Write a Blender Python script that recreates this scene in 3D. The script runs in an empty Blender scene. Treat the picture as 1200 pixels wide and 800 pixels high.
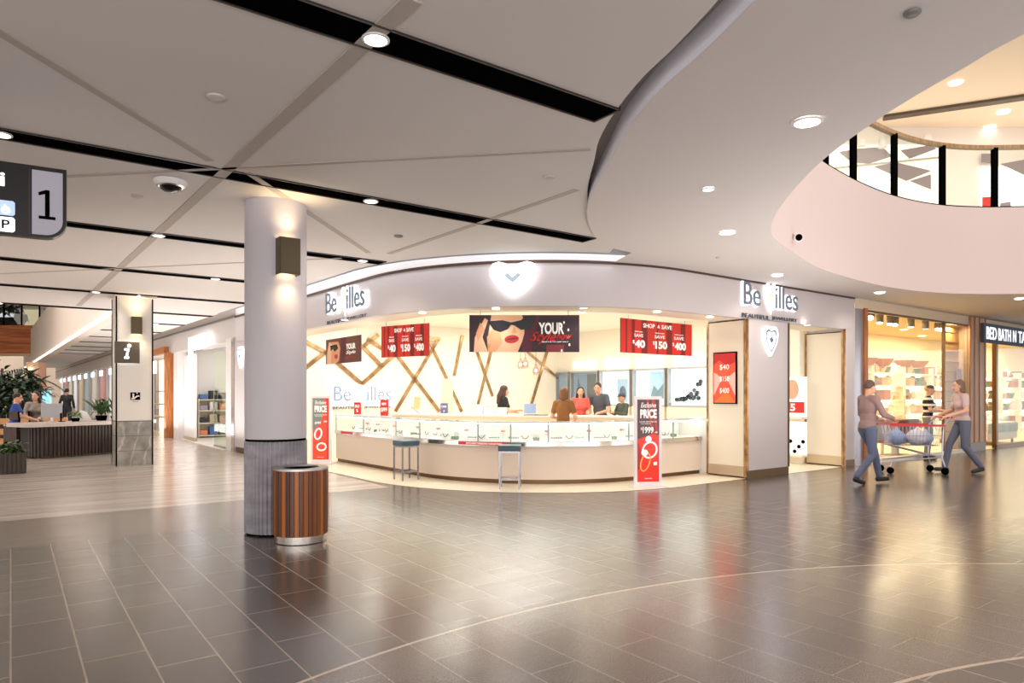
import bpy, bmesh, math, random
from mathutils import Vector, Matrix
random.seed(7)
PI = math.pi
SC = bpy.context.scene
COL = SC.collection
F, HY, CAMZ = 800.0, 462.0, 1.4
A = math.atan2(.592, .806)            # heading of the shop grid: u runs along the light channels, v down the side mall
CA, SA = math.cos(A), math.sin(A)
CZ, SZ = 3.34, 3.30                   # panelled ceiling, atrium soffit
FU, FV, FR = 8.27, 10.4, 3.57         # centre and radius of the jeweller's rounded corner

def W(u, v, z=0.0): return Vector((u*CA - v*SA, u*SA + v*CA, z))
def UV(x, y): return (x*CA + y*SA, -x*SA + y*CA)
def at(px, py, z):                    # measured point of the photograph on the level z
    Y = (CAMZ - z)*F/(py - HY)
    return Vector(((px-600)/F*Y, Y, z))
def atY(px, py, Y): return Vector(((px-600)/F*Y, Y, CAMZ-(py-HY)/F*Y))
def u_on(px, v):
    a = (px-600)/F; Y = v/(CA - SA*a); return Y*(CA*a + SA)
def v_on(px, u):
    a = (px-600)/F; Y = u/(CA*a + SA); return Y*(CA - SA*a)
def z_at(py, x, y): return CAMZ - (py-HY)/F*y

# ---------------------------------------------------------------- materials
def lin(c):
    return tuple((x/12.92 if x <= .04045 else ((x+.055)/1.055)**2.4) for x in c)
def rgb(r, g, b): return lin((r/255, g/255, b/255))
MATS = {}
def mat(name, col, rough=.5, metal=0, emit=0, ecol=None, spec=.5, coat=0):
    if name in MATS: return MATS[name]
    m = bpy.data.materials.new(name); m.use_nodes = True
    b = m.node_tree.nodes['Principled BSDF']
    b.inputs['Base Color'].default_value = (*col, 1)
    b.inputs['Roughness'].default_value = rough
    b.inputs['Metallic'].default_value = metal
    b.inputs['Specular IOR Level'].default_value = spec
    if coat: b.inputs['Coat Weight'].default_value = coat
    if emit:
        b.inputs['Emission Color'].default_value = (*(ecol or col), 1)
        b.inputs['Emission Strength'].default_value = emit
    MATS[name] = m
    return m
def noisy(name, c1, c2, scale=(1, 1, 1), rough=.5, detail=4, metal=0, lo=.35, hi=.65, spec=.5, bump=0):
    """two colours mixed by a stretched noise: wood grain, marble, cloth"""
    m = mat(name, c1, rough, metal, spec=spec)
    nt = m.node_tree; N = nt.nodes; L = nt.links; b = N['Principled BSDF']
    tc = N.new('ShaderNodeTexCoord'); mp = N.new('ShaderNodeMapping'); mp.inputs['Scale'].default_value = scale
    nz = N.new('ShaderNodeTexNoise'); nz.inputs['Scale'].default_value = 1; nz.inputs['Detail'].default_value = detail
    cr = N.new('ShaderNodeValToRGB')
    cr.color_ramp.elements[0].position = lo; cr.color_ramp.elements[0].color = (*c1, 1)
    cr.color_ramp.elements[1].position = hi; cr.color_ramp.elements[1].color = (*c2, 1)
    L.new(tc.outputs['Object'], mp.inputs['Vector']); L.new(mp.outputs['Vector'], nz.inputs['Vector'])
    L.new(nz.outputs['Fac'], cr.inputs['Fac']); L.new(cr.outputs['Color'], b.inputs['Base Color'])
    if bump:
        bp = N.new('ShaderNodeBump'); bp.inputs['Strength'].default_value = bump
        L.new(nz.outputs['Fac'], bp.inputs['Height']); L.new(bp.outputs['Normal'], b.inputs['Normal'])
    return m
def glass(name, tint=(.95, .98, .97), refl=.12, rough=.02):
    if name in MATS: return MATS[name]
    m = bpy.data.materials.new(name); m.use_nodes = True
    nt = m.node_tree; N = nt.nodes; L = nt.links
    N.remove(N['Principled BSDF']); o = N['Material Output']
    t = N.new('ShaderNodeBsdfTransparent'); t.inputs['Color'].default_value = (*tint, 1)
    g = N.new('ShaderNodeBsdfGlossy'); g.inputs['Roughness'].default_value = rough
    lw = N.new('ShaderNodeLayerWeight'); lw.inputs['Blend'].default_value = .5
    pw = N.new('ShaderNodeMath'); pw.operation = 'POWER'; pw.inputs[1].default_value = 5; L.new(lw.outputs['Facing'], pw.inputs[0])
    fr = N.new('ShaderNodeMath'); fr.operation = 'MULTIPLY_ADD'; fr.inputs[1].default_value = .4; fr.inputs[2].default_value = .03; L.new(pw.outputs[0], fr.inputs[0])
    mx = N.new('ShaderNodeMixShader')
    L.new(fr.outputs[0], mx.inputs['Fac']); L.new(t.outputs['BSDF'], mx.inputs[1]); L.new(g.outputs['BSDF'], mx.inputs[2])
    L.new(mx.outputs['Shader'], o.inputs['Surface'])
    MATS[name] = m
    return m

# ---------------------------------------------------------------- mesh builder
class MB:
    def __init__(self): self.bm = bmesh.new()
    def quad(self, *pts): return self.face(pts)
    def face(self, pts):
        vs = [self.bm.verts.new(p) for p in pts]
        return self.bm.faces.new(vs)
    def box(self, x0, x1, y0, y1, z0, z1, M=None):
        P = [Vector(p) for p in ((x0,y0,z0),(x1,y0,z0),(x1,y1,z0),(x0,y1,z0),(x0,y0,z1),(x1,y0,z1),(x1,y1,z1),(x0,y1,z1))]
        if M: P = [M @ p for p in P]
        v = [self.bm.verts.new(p) for p in P]
        for f in ((0,3,2,1),(4,5,6,7),(0,1,5,4),(1,2,6,5),(2,3,7,6),(3,0,4,7)): self.bm.faces.new([v[i] for i in f])
        return self
    def prism(self, poly, z0, z1, M=None):
        """polygon (x, y) raised from z0 to z1"""
        n = len(poly)
        lo = [Vector((p[0], p[1], z0)) for p in poly]; hi = [Vector((p[0], p[1], z1)) for p in poly]
        if M: lo = [M @ p for p in lo]; hi = [M @ p for p in hi]
        a = [self.bm.verts.new(p) for p in lo]; b = [self.bm.verts.new(p) for p in hi]
        fs = [self.bm.faces.new(a[::-1]), self.bm.faces.new(b)]
        for i in range(n): self.bm.faces.new((a[i], a[(i+1) % n], b[(i+1) % n], b[i]))
        if n > 4:
            for f in fs: f.normal_update()
            bmesh.ops.triangulate(self.bm, faces=fs)
        return self
    def face_prism(self, poly, y0, y1):
        """polygon (x, z) on an upright face, from y0 (towards the viewer) to y1"""
        M = Matrix(((1,0,0,0),(0,0,-1,0),(0,1,0,0),(0,0,0,1)))     # (x, y, z) -> (x, -z, y)
        return self.prism(poly, -y1, -y0, M)
    def lathe(self, prof, seg=32, cx=0, cy=0, M=None):
        rings = []
        for r, z in prof:
            ring = []
            for k in range(seg):
                t = 2*PI*k/seg; p = Vector((cx+r*math.cos(t), cy+r*math.sin(t), z))
                ring.append(self.bm.verts.new(M @ p if M else p))
            rings.append(ring)
        for a, b in zip(rings, rings[1:]):
            for k in range(seg): self.bm.faces.new((a[k], a[(k+1) % seg], b[(k+1) % seg], b[k]))
        if prof[0][0] > 1e-6: self.bm.faces.new(rings[0][::-1])
        if prof[-1][0] > 1e-6: self.bm.faces.new(rings[-1])
        return self
    def cyl(self, cx, cy, z0, z1, r, seg=24, r2=None, M=None):
        return self.lathe([(r, z0), (r if r2 is None else r2, z1)], seg, cx, cy, M)
    def tube(self, pts, r, seg=8, r2=None):
        pts = [Vector(p) for p in pts]; n = len(pts); rings = []
        up0 = None
        for i, p in enumerate(pts):
            d = (pts[min(i+1, n-1)] - pts[max(i-1, 0)]).normalized()
            if up0 is None: up0 = Vector((0,0,1)) if abs(d.z) < .9 else Vector((1,0,0))
            s = d.cross(up0).normalized(); t = s.cross(d).normalized(); up0 = t
            rr = r if r2 is None else r + (r2-r)*i/(n-1)
            rings.append([self.bm.verts.new(p + s*rr*math.cos(2*PI*k/seg) + t*rr*math.sin(2*PI*k/seg)) for k in range(seg)])
        for a, b in zip(rings, rings[1:]):
            for k in range(seg): self.bm.faces.new((a[k], a[(k+1) % seg], b[(k+1) % seg], b[k]))
        self.bm.faces.new(rings[0][::-1]); self.bm.faces.new(rings[-1])
        return self
    def ball(self, c, r, seg=16, M=None):
        r = (r, r, r) if isinstance(r, (int, float)) else r
        T = Matrix.Translation(c) @ (M or Matrix()) @ Matrix.Diagonal((r[0], r[1], r[2], 1))
        bmesh.ops.create_uvsphere(self.bm, u_segments=seg, v_segments=max(6, seg//2), radius=1, matrix=T)
        return self
    def cone(self, a, b, ra, rb, seg=14):
        """capsule with two radii between a and b"""
        a, b = Vector(a), Vector(b); d = b-a
        self.ball(a, ra, seg); self.ball(b, rb, seg)
        if d.length > 1e-5: self.tube([a, b], ra, seg, rb)
        return self
    def strip(self, path, z0, z1, th):
        """wall that follows a plan path; th > 0 thickens it to the side that lies on the path's left hand"""
        n = len(path); nor = []
        for i in range(n):
            a, b = path[max(i-1, 0)], path[min(i+1, n-1)]
            d = Vector((b[0]-a[0], b[1]-a[1])).normalized(); nor.append(Vector((-d.y, d.x)))
        o = [(path[i][0]+nor[i].x*th, path[i][1]+nor[i].y*th) for i in range(n)]
        f0 = [self.bm.verts.new((p[0], p[1], z0)) for p in path]; f1 = [self.bm.verts.new((p[0], p[1], z1)) for p in path]
        b0 = [self.bm.verts.new((p[0], p[1], z0)) for p in o]; b1 = [self.bm.verts.new((p[0], p[1], z1)) for p in o]
        for i in range(n-1):
            self.bm.faces.new((f0[i], f0[i+1], f1[i+1], f1[i])); self.bm.faces.new((b0[i+1], b0[i], b1[i], b1[i+1]))
            self.bm.faces.new((f1[i], f1[i+1], b1[i+1], b1[i])); self.bm.faces.new((f0[i+1], f0[i], b0[i], b0[i+1]))
        self.bm.faces.new((f0[0], f1[0], b1[0], b0[0])); self.bm.faces.new((f0[-1], b0[-1], b1[-1], f1[-1]))
        return self

def obj(name, mb, m=None, parent=None, loc=None, rz=0, smooth=None, bevel=0):
    me = bpy.data.meshes.new(name)
    bmesh.ops.recalc_face_normals(mb.bm, faces=mb.bm.faces[:])
    mb.bm.to_mesh(me); mb.bm.free()
    if m: me.materials.append(m)
    if smooth is not None:
        me.shade_smooth(); me.set_sharp_from_angle(angle=math.radians(smooth))
    o = bpy.data.objects.new(name, me); COL.objects.link(o)
    if parent: o.parent = parent
    if loc is not None: o.location = loc
    o.rotation_euler.z = rz
    if bevel:
        b = o.modifiers.new('edge', 'BEVEL'); b.width = bevel; b.segments = 2; b.limit_method = 'ANGLE'
    return o
def tag(o, label, cat, group=None, kind=None):
    o['label'] = label; o['category'] = cat
    if group: o['group'] = group
    if kind: o['kind'] = kind
    return o
def thing(name, label, cat, loc=(0,0,0), rz=0, group=None):
    o = bpy.data.objects.new(name, None); COL.objects.link(o); o.empty_display_size = .1
    o.location = loc; o.rotation_euler.z = rz
    return tag(o, label, cat, group)
def struct(name, mb, m, rz=0, smooth=None, bevel=0, loc=None):
    o = obj(name, mb, m, None, loc, rz, smooth, bevel); o['kind'] = 'structure'
    return o
def children(o): return [c for c in bpy.data.objects if c.parent == o]
def dup(root, loc, rz=None, label=None, group=None):
    r = root.copy(); COL.objects.link(r); r.location = loc
    if rz is not None: r.rotation_euler.z = rz
    if label: r['label'] = label
    if group: r['group'] = group
    for ch in list(root.children):
        c = ch.copy(); COL.objects.link(c); c.parent = r
        for g in list(ch.children):
            d = g.copy(); COL.objects.link(d); d.parent = c
    return r

# ---------------------------------------------------------------- lettering (on faces that look towards local -y)
def text(name, s, w, h, x, z, y, m, parent, weight=0, depth=.004, shear=0, fit=True):
    cu = bpy.data.curves.new(name, 'FONT'); cu.body = s; cu.size = 1; cu.offset = weight; cu.extrude = 0; cu.shear = shear
    cu.resolution_u = 3
    t = bpy.data.objects.new(name, cu); COL.objects.link(t)
    dg = bpy.context.evaluated_depsgraph_get(); dg.update()
    me = bpy.data.meshes.new_from_object(t.evaluated_get(dg))
    bpy.data.objects.remove(t); bpy.data.curves.remove(cu)
    xs = [v.co.x for v in me.vertices]; ys = [v.co.y for v in me.vertices]
    x0, x1, y0, y1 = min(xs), max(xs), min(ys), max(ys)
    sx = w/(x1-x0); sy = h/(y1-y0)
    bm = bmesh.new(); bm.from_mesh(me)
    for v in bm.verts:
        v.co = Vector(((v.co.x-(x0+x1)/2)*sx + x, y, (v.co.y-(y0+y1)/2)*sy + z))
    r = bmesh.ops.extrude_face_region(bm, geom=bm.faces[:])
    for g in r['geom']:
        if isinstance(g, bmesh.types.BMVert): g.co.y -= depth
    bm.to_mesh(me); bm.free(); me.materials.clear(); me.materials.append(m)
    o = bpy.data.objects.new(name, me); COL.objects.link(o); o.parent = parent
    return o
def plate(name, poly, y, m, parent, th=.002):
    mb = MB(); mb.face_prism(poly, y-th, y); return obj(name, mb, m, parent)
def rect(x0, x1, z0, z1): return [(x0, z0), (x1, z0), (x1, z1), (x0, z1)]
def oval(cx, cz, rx, rz, n=24, rot=0):
    return [(cx + rx*math.cos(t)*math.cos(rot) - rz*math.sin(t)*math.sin(rot), cz + rx*math.cos(t)*math.sin(rot) + rz*math.sin(t)*math.cos(rot)) for t in (2*PI*k/n for k in range(n))]
def rring(cx, cz, rx, rz, wd, y, m, parent, name, rot=0, th=.003):
    mb = MB(); o = oval(cx, cz, rx, rz, 28, rot); i = oval(cx, cz, rx-wd, rz-wd, 28, rot); n = 28
    for k in range(n):
        j = (k+1) % n
        mb.face([(o[k][0], y-th, o[k][1]), (o[j][0], y-th, o[j][1]), (i[j][0], y-th, i[j][1]), (i[k][0], y-th, i[k][1])])
    return obj(name, mb, m, parent)
def heart(w, h, cz=0, k=1.0, n=40):
    """heart outline w wide and h high with a pointed foot"""
    P = []
    for q in range(n):
        t = 2*PI*q/n
        P.append((16*math.sin(t)**3/16*w/2*k, (13*math.cos(t)-5*math.cos(2*t)-2*math.cos(3*t)-math.cos(4*t)+2.5)/14.5*h/2*k + cz))
    return P

def uleft(v): return 0 if v < 10.4 else .04*(v-10.4) if v < 27 else .664+.022*(v-27)   # the side-mall line leans slightly
def sideu(v): return FU-FR-uleft(v)
def rounded_path(off, v0, u1, n=26):
    """plan line parallel to the shop front, off metres out into the mall: down the side mall, round the corner, along the front"""
    r = FR+off; P = [(FU-r-uleft(v_), v_) for v_ in sorted({v0} | {q for q in (60, 45, 35, 27, 22, 18.3, 16, 14, 12) if q < v0}, reverse=True)]
    for k in range(n+1):
        t = PI + (PI/2)*k/n; P.append((FU+r*math.cos(t), FV+r*math.sin(t)))
    P.append((u1, FV-r)); return P
def resample(P, st=.04):
    out = []
    for a, b in zip(P, P[1:]):
        n = max(1, int(math.hypot(b[0]-a[0], b[1]-a[1])/st))
        out += [(a[0]+(b[0]-a[0])*k/n, a[1]+(b[1]-a[1])*k/n) for k in range(n)]
    return out+[P[-1]]
def ring(mb, p, q, z):
    """flat band between two plan paths of equal length"""
    for i in range(len(p)-1):
        mb.face([(p[i][0], p[i][1], z), (p[i+1][0], p[i+1][1], z), (q[i+1][0], q[i+1][1], z), (q[i][0], q[i][1], z)])
    return mb
def flat(polys, z):
    """flat area with holes, triangulated"""
    cu = bpy.data.curves.new('area', 'CURVE'); cu.dimensions = '2D'; cu.fill_mode = 'BOTH'
    for P in polys:
        s = cu.splines.new('POLY'); s.points.add(len(P)-1); s.use_cyclic_u = True
        for pt, p in zip(s.points, P): pt.co = (p[0], p[1], 0, 1)
    t = bpy.data.objects.new('area', cu); COL.objects.link(t)
    dg = bpy.context.evaluated_depsgraph_get(); dg.update()
    me = bpy.data.meshes.new_from_object(t.evaluated_get(dg)); bpy.data.objects.remove(t); bpy.data.curves.remove(cu)
    mb = MB(); mb.bm.from_mesh(me); bpy.data.meshes.remove(me)
    for v in mb.bm.verts: v.co.z = z
    return mb
def smooth_line(P, n=6):
    """Catmull-Rom through plan points"""
    P = [Vector(p[:2]) for p in P]; out = []
    for i in range(len(P)-1):
        a, b, c, d = P[max(i-1, 0)], P[i], P[i+1], P[min(i+2, len(P)-1)]
        for k in range(n):
            t = k/n
            q = .5*((2*b) + (c-a)*t + (2*a-5*b+4*c-d)*t*t + (3*b-a-3*c+d)*t**3); out.append((q.x, q.y))
    out.append((P[-1].x, P[-1].y)); return out
def offset_line(P, d):
    n = len(P); out = []
    for i in range(n):
        a, b = P[max(i-1, 0)], P[min(i+1, n-1)]
        t = Vector((b[0]-a[0], b[1]-a[1])).normalized(); out.append((P[i][0]-t.y*d, P[i][1]+t.x*d))
    return out

# ---------------------------------------------------------------- palette
M_CEIL = mat('ceiling paint', rgb(222, 215, 210), .8)
M_SOFF = mat('soffit paint', rgb(222, 214, 210), .8)
M_WHITE = mat('white paint', rgb(238, 234, 232), .6)
M_LILAC = mat('lilac grey panel', rgb(206, 197, 196), .45)
M_CREAM = mat('cream panel', rgb(240, 230, 210), .4)
M_CREAMW = mat('cream wall', rgb(250, 244, 230), .6)
M_BLACK = mat('black channel', rgb(8, 7, 7), .9, spec=.0)
M_GROOVE_SHADE = mat('groove shade grey', rgb(186, 176, 166), .8)
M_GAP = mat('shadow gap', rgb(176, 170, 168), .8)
M_BRONZE = mat('bronze', rgb(110, 84, 56), .35, .7)
M_SCONCE = mat('bronze sconce', rgb(92, 80, 58), .45, .4)
M_GOLD = noisy('gold mirror', rgb(204, 168, 122), rgb(150, 114, 74), (6, 6, 6), .2, 2, .7)
M_CHROME = mat('brushed steel', rgb(205, 198, 190), .18, 1)
M_STEEL = mat('steel leg', rgb(150, 146, 150), .25, .9)
M_LAMP = mat('lamp glow', (1, 1, 1), .5, 0, 8, (1, .93, .82))
M_LAMPDIM = mat('dim lamp glow', (1, 1, 1), .5, 0, 2.2, (1, .95, .88))
M_GLOW = mat('sign glow', (1, 1, 1), .5, 0, 1.6, (.93, .97, 1))
M_LETTER = mat('grey letter', rgb(112, 122, 138), .4, 0)
M_GLASS = glass('clear glass')
M_GLASSG = glass('greenish glass', (.88, .94, .88))
M_RED = mat('poster red', rgb(214, 44, 30), .45)
M_DARKRED = mat('poster dark red', rgb(128, 26, 24), .45)
M_TXT = mat('poster white', rgb(250, 244, 236), .5, 0, .2, (1, .97, .93))
M_PITCH = mat('poster black', rgb(30, 20, 22), .5)
M_PLUM = mat('poster plum', rgb(88, 22, 40), .5)
M_SKIN = mat('skin', rgb(222, 170, 140), .5)
M_DARKWOOD = noisy('dark slats', rgb(44, 30, 24), rgb(66, 46, 36), (40, 40, 3), .5)
M_WOOD = noisy('warm wood', rgb(150, 84, 38), rgb(196, 124, 66), (30, 30, 2), .45)
M_LEAF = noisy('leaf', rgb(24, 52, 20), rgb(66, 104, 40), (9, 9, 9), .5)
M_LEAFLIGHT = noisy('pale leaf', rgb(70, 110, 40), rgb(140, 170, 70), (9, 9, 9), .5)
M_LEAFDARK = noisy('dark leaf', rgb(8, 24, 12), rgb(28, 58, 26), (9, 9, 9), .5)
# ================================================================ camera, world
cam = bpy.data.cameras.new('camera'); cam.sensor_width = 36; cam.lens = 24; cam.shift_y = (HY-400)/1200
cam.clip_start = .05; cam.clip_end = 300
camo = bpy.data.objects.new('camera', cam); COL.objects.link(camo)
camo.location = (0, 0, CAMZ); camo.rotation_euler = (PI/2, 0, 0); SC.camera = camo
w = bpy.data.worlds.new('world'); SC.world = w; w.use_nodes = True
w.node_tree.nodes['Background'].inputs['Color'].default_value = (1, .96, .95, 1)
w.node_tree.nodes['Background'].inputs['Strength'].default_value = 1.6
SC.view_settings.view_transform = 'Standard'; SC.view_settings.exposure = .55
SC.cycles.max_bounces = 7; SC.cycles.diffuse_bounces = 4; SC.cycles.glossy_bounces = 4
SC.cycles.transparent_max_bounces = 12; SC.cycles.sample_clamp_indirect = 6; SC.cycles.caustics_reflective = False
SC.cycles.use_denoising = True

# ================================================================ floor
def floor_material():
    m = bpy.data.materials.new('polished floor tiles'); m.use_nodes = True
    nt = m.node_tree; N = nt.nodes; L = nt.links; b = N['Principled BSDF']
    def math_(op, a, bb):
        n = N.new('ShaderNodeMath'); n.operation = op
        for i, x in enumerate((a, bb)):
            if isinstance(x, (int, float)): n.inputs[i].default_value = x
            else: L.new(x, n.inputs[i])
        return n.outputs[0]
    def mix(f, a, bb):
        n = N.new('ShaderNodeMix'); n.data_type = 'RGBA'
        L.new(f, n.inputs['Factor'])
        for key, x in (('A', a), ('B', bb)):
            s = [i for i in n.inputs if i.name == key and i.type == 'RGBA'][0]
            if isinstance(x, tuple): s.default_value = (*x, 1)
            else: L.new(x, s)
        return [o for o in n.outputs if o.type == 'RGBA'][0]
    tc = N.new('ShaderNodeTexCoord'); mp = N.new('ShaderNodeMapping'); mp.inputs['Rotation'].default_value = (0, 0, -A)
    L.new(tc.outputs['Object'], mp.inputs['Vector'])
    sp = N.new('ShaderNodeSeparateXYZ'); L.new(mp.outputs['Vector'], sp.inputs[0])
    u, v = sp.outputs['X'], sp.outputs['Y']
    cb = N.new('ShaderNodeCombineXYZ'); L.new(v, cb.inputs['X']); L.new(u, cb.inputs['Y'])
    def brick(c1, c2, mo, wd, ht, ms, vec):
        n = N.new('ShaderNodeTexBrick'); L.new(vec, n.inputs['Vector'])
        n.inputs['Color1'].default_value = (*c1, 1); n.inputs['Color2'].default_value = (*c2, 1); n.inputs['Mortar'].default_value = (*mo, 1)
        n.inputs['Scale'].default_value = 1; n.inputs['Mortar Size'].default_value = ms; n.inputs['Mortar Smooth'].default_value = .2
        n.inputs['Brick Width'].default_value = wd; n.inputs['Row Height'].default_value = ht; n.offset = .5
        return n.outputs['Color']
    def noise(vec, s, d=4):
        n = N.new('ShaderNodeTexNoise'); n.inputs['Scale'].default_value = s; n.inputs['Detail'].default_value = d; L.new(vec, n.inputs['Vector'])
        return n.outputs['Fac']
    dark = brick(rgb(68, 62, 58), rgb(80, 73, 68), rgb(158, 146, 134), .6, .3, .005, cb.outputs[0])
    terr = brick(rgb(104, 94, 87), rgb(113, 102, 94), rgb(146, 134, 124), .9, .3, .0045, cb.outputs[0])
    spk = noise(tc.outputs['Object'], 130, 2)
    sr = N.new('ShaderNodeValToRGB'); sr.color_ramp.elements[0].position = .38; sr.color_ramp.elements[1].position = .66
    sr.color_ramp.elements[0].color = (.45, .45, .45, 1); sr.color_ramp.elements[1].color = (1.4, 1.4, 1.4, 1); L.new(spk, sr.inputs['Fac'])
    mu = N.new('ShaderNodeMix'); mu.data_type = 'RGBA'; mu.blend_type = 'MULTIPLY'; mu.inputs['Factor'].default_value = .8
    cs = [i for i in mu.inputs if i.type == 'RGBA']; L.new(terr, cs[0]); L.new(sr.outputs['Color'], cs[1])
    terr = [o for o in mu.outputs if o.type == 'RGBA'][0]
    # pale stone of the side mall: long streaks
    ms2 = N.new('ShaderNodeMapping'); ms2.inputs['Scale'].default_value = (.35, 3.2, 1); L.new(mp.outputs['Vector'], ms2.inputs['Vector'])
    st = noise(ms2.outputs['Vector'], 1.6, 6)
    stone = N.new('ShaderNodeValToRGB'); stone.color_ramp.elements[0].position = .34; stone.color_ramp.elements[1].position = .68
    stone.color_ramp.elements[0].color = (*rgb(170, 160, 150), 1); stone.color_ramp.elements[1].color = (*rgb(214, 205, 195), 1)
    L.new(st, stone.inputs['Fac'])
    band = N.new('ShaderNodeValToRGB'); band.color_ramp.elements[0].color = (*rgb(104, 93, 84), 1); band.color_ramp.elements[1].color = (*rgb(132, 120, 110), 1)
    L.new(st, band.inputs['Fac'])
    # terrazzo ring: circle through three joints seen in the floor
    p1, p2, p3 = at(350, 800, 0), at(740, 690, 0), at(1130, 660, 0)
    ax, ay, bx, by, cx, cy = p1.x, p1.y, p2.x, p2.y, p3.x, p3.y
    D = 2*(ax*(by-cy)+bx*(cy-ay)+cx*(ay-by))
    ox = ((ax*ax+ay*ay)*(by-cy)+(bx*bx+by*by)*(cy-ay)+(cx*cx+cy*cy)*(ay-by))/D
    oy = ((ax*ax+ay*ay)*(cx-bx)+(bx*bx+by*by)*(ax-cx)+(cx*cx+cy*cy)*(bx-ax))/D
    R1 = math.hypot(ax-ox, ay-oy); q = at(1120, 783, 0); R2 = math.hypot(q.x-ox, q.y-oy)
    ds = N.new('ShaderNodeVectorMath'); ds.operation = 'DISTANCE'; ds.inputs[1].default_value = (ox, oy, 0)
    L.new(tc.outputs['Object'], ds.inputs[0]); d = ds.outputs['Value']
    inT = math_('MULTIPLY', math_('LESS_THAN', d, R1), math_('GREATER_THAN', d, R2))
    j1 = math_('LESS_THAN', math_('ABSOLUTE', math_('SUBTRACT', d, R1), 0), .012)
    j2 = math_('LESS_THAN', math_('ABSOLUTE', math_('SUBTRACT', d, R2), 0), .012)
    joint = math_('MAXIMUM', j1, j2)
    side = math_('LESS_THAN', u, 3.6)
    inB = math_('MULTIPLY', side, math_('GREATER_THAN', v, 7.7))
    inA = math_('MULTIPLY', math_('LESS_THAN', u, 4.6), math_('GREATER_THAN', v, 9.4))
    c = mix(inT, dark, terr); c = mix(inB, c, band.outputs['Color']); c = mix(inA, c, stone.outputs['Color'])
    c = mix(joint, c, rgb(190, 174, 158))
    L.new(c, b.inputs['Base Color'])
    rn = noise(ms2.outputs['Vector'], 2.4, 3)
    rr = N.new('ShaderNodeMapRange'); rr.inputs['To Min'].default_value = .15; rr.inputs['To Max'].default_value = .27
    L.new(rn, rr.inputs['Value']); L.new(rr.outputs['Result'], b.inputs['Roughness'])
    b.inputs['Specular IOR Level'].default_value = .8; b.inputs['Coat Weight'].default_value = .3; b.inputs['Coat Roughness'].default_value = .24
    bp = N.new('ShaderNodeBump'); bp.inputs['Strength'].default_value = .05; bp.inputs['Distance'].default_value = .02
    L.new(noise(tc.outputs['Object'], 3.2, 2), bp.inputs['Height']); L.new(bp.outputs['Normal'], b.inputs['Normal'])
    return m
mb = MB(); mb.box(-60, 45, -9, 75, -.2, 0); struct('floor', mb, floor_material())
front = rounded_path(0, 17.4, 13.36)
fl = [(p[0], p[1]) for p in front] + [(13.36, 7.6), (12.9, 15.2), (5.2, 17.4)]
struct('floor', flat([fl], .003), mat('cream shop floor', rgb(250, 236, 212), .3), A)

# ================================================================ atrium soffit, void, first-floor parapet
SOFF_PX = [(885,0),(817,67),(771,108),(733,154),(712.5,192),(694,225),(688,250),(694,271),(708,287.5),(740,296)]
so = [(2.6,-5.0),(2.05,-2.0),(1.72,.2),(1.42,2.0)] + [tuple(at(x, y, SZ)[:2]) for x, y in SOFF_PX]
outer = smooth_line(so, 5)
VOID_PX = [(1200,40),(1135,76.5),(1041.5,131.7),(965,187),(922.5,231.6),(905.5,259),(906,278),(929,296),(967,317),(1037,335.7),(1106.7,343.6),(1200,344.5)]
vo = [(3.9,0.2),(3.1,2.2)] + [tuple(at(x, y, SZ)[:2]) for x, y in VOID_PX] + [(12.2,12.6),(14.5,11.2),(16.0,8.5),(15.6,4.0),(13,1.0),(8,-.6)]
void = smooth_line(vo + [vo[0]], 6)[:-1]
arc_uv = [W(*p)[:2] for p in rounded_path(0, 9.0, 13.4) if p[0] > 6.9]
region = outer + [tuple(p) for p in arc_uv] + [tuple(W(34, 6.83)[:2]), (34, -5)]
struct('ceiling', flat([region, void], SZ), M_SOFF)
mb = MB(); mb.strip(outer, SZ+.003, 3.47, -.05); struct('trim_1', mb, mat('soffit edge', rgb(246, 246, 255), .7), smooth=40)
mb = MB(); mb.strip(void+[void[0]], SZ+.004, 4.95, .12); struct('wall_balcony', mb, mat('parapet paint', rgb(216, 199, 194), .75), smooth=40)

# ================================================================ panelled ceiling with its slots
gap = []
for i, (p, q) in enumerate(zip(outer, offset_line(outer, 1.0))):
    g = .14*max(.02, min(1, (6.9-p[1])/1.6)); gap.append((p[0]+(q[0]-p[0])*g, p[1]+(q[1]-p[1])*g))
slot = [tuple(W(*p)[:2]) for p in rounded_path(.38, 60, 8.6)]
k0 = min(range(len(gap)), key=lambda i: (Vector(gap[i])-Vector(W(7.0, 6.47)[:2])).length)
slot_used = [p for p in slot if UV(*p)[0] < 6.75]
ceil_poly = [tuple(W(5.5, 60)[:2])] + slot_used + gap[:k0-2][::-1] + [(-24, -5), tuple(W(-24, 18.2)[:2]), tuple(W(1.95, 18.2)[:2]), tuple(W(1.2, 60)[:2])]
struct('ceiling', flat([ceil_poly], CZ), M_CEIL)
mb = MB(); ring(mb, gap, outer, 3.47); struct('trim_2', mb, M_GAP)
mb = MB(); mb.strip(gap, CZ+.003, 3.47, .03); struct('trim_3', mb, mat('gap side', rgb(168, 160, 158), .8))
sl = [tuple(W(*p)[:2]) for p in rounded_path(.38, 17.4, 8.6)]; fr0 = [tuple(W(*p)[:2]) for p in rounded_path(0, 17.4, 8.6)]
mb = MB(); mb.strip([tuple(W(*p)[:2]) for p in rounded_path(.3, 17.3, 7.4)], 3.59, 3.61, .06)
tag(obj('strip_light', mb, mat('slot light', (1, 1, 1), .5, 0, 5, (.93, .96, 1))), 'white light strip hidden in the ceiling slot above the curved jewellery fascia', 'strip light')
mb = MB(); ring(mb, sl, fr0, 3.62); struct('trim_4', mb, M_WHITE)
mb = MB(); mb.strip(sl, CZ-.012, 3.62, -.03); struct('trim_5', mb, mat('slot edge', rgb(150, 152, 160), .6), smooth=40)
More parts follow.
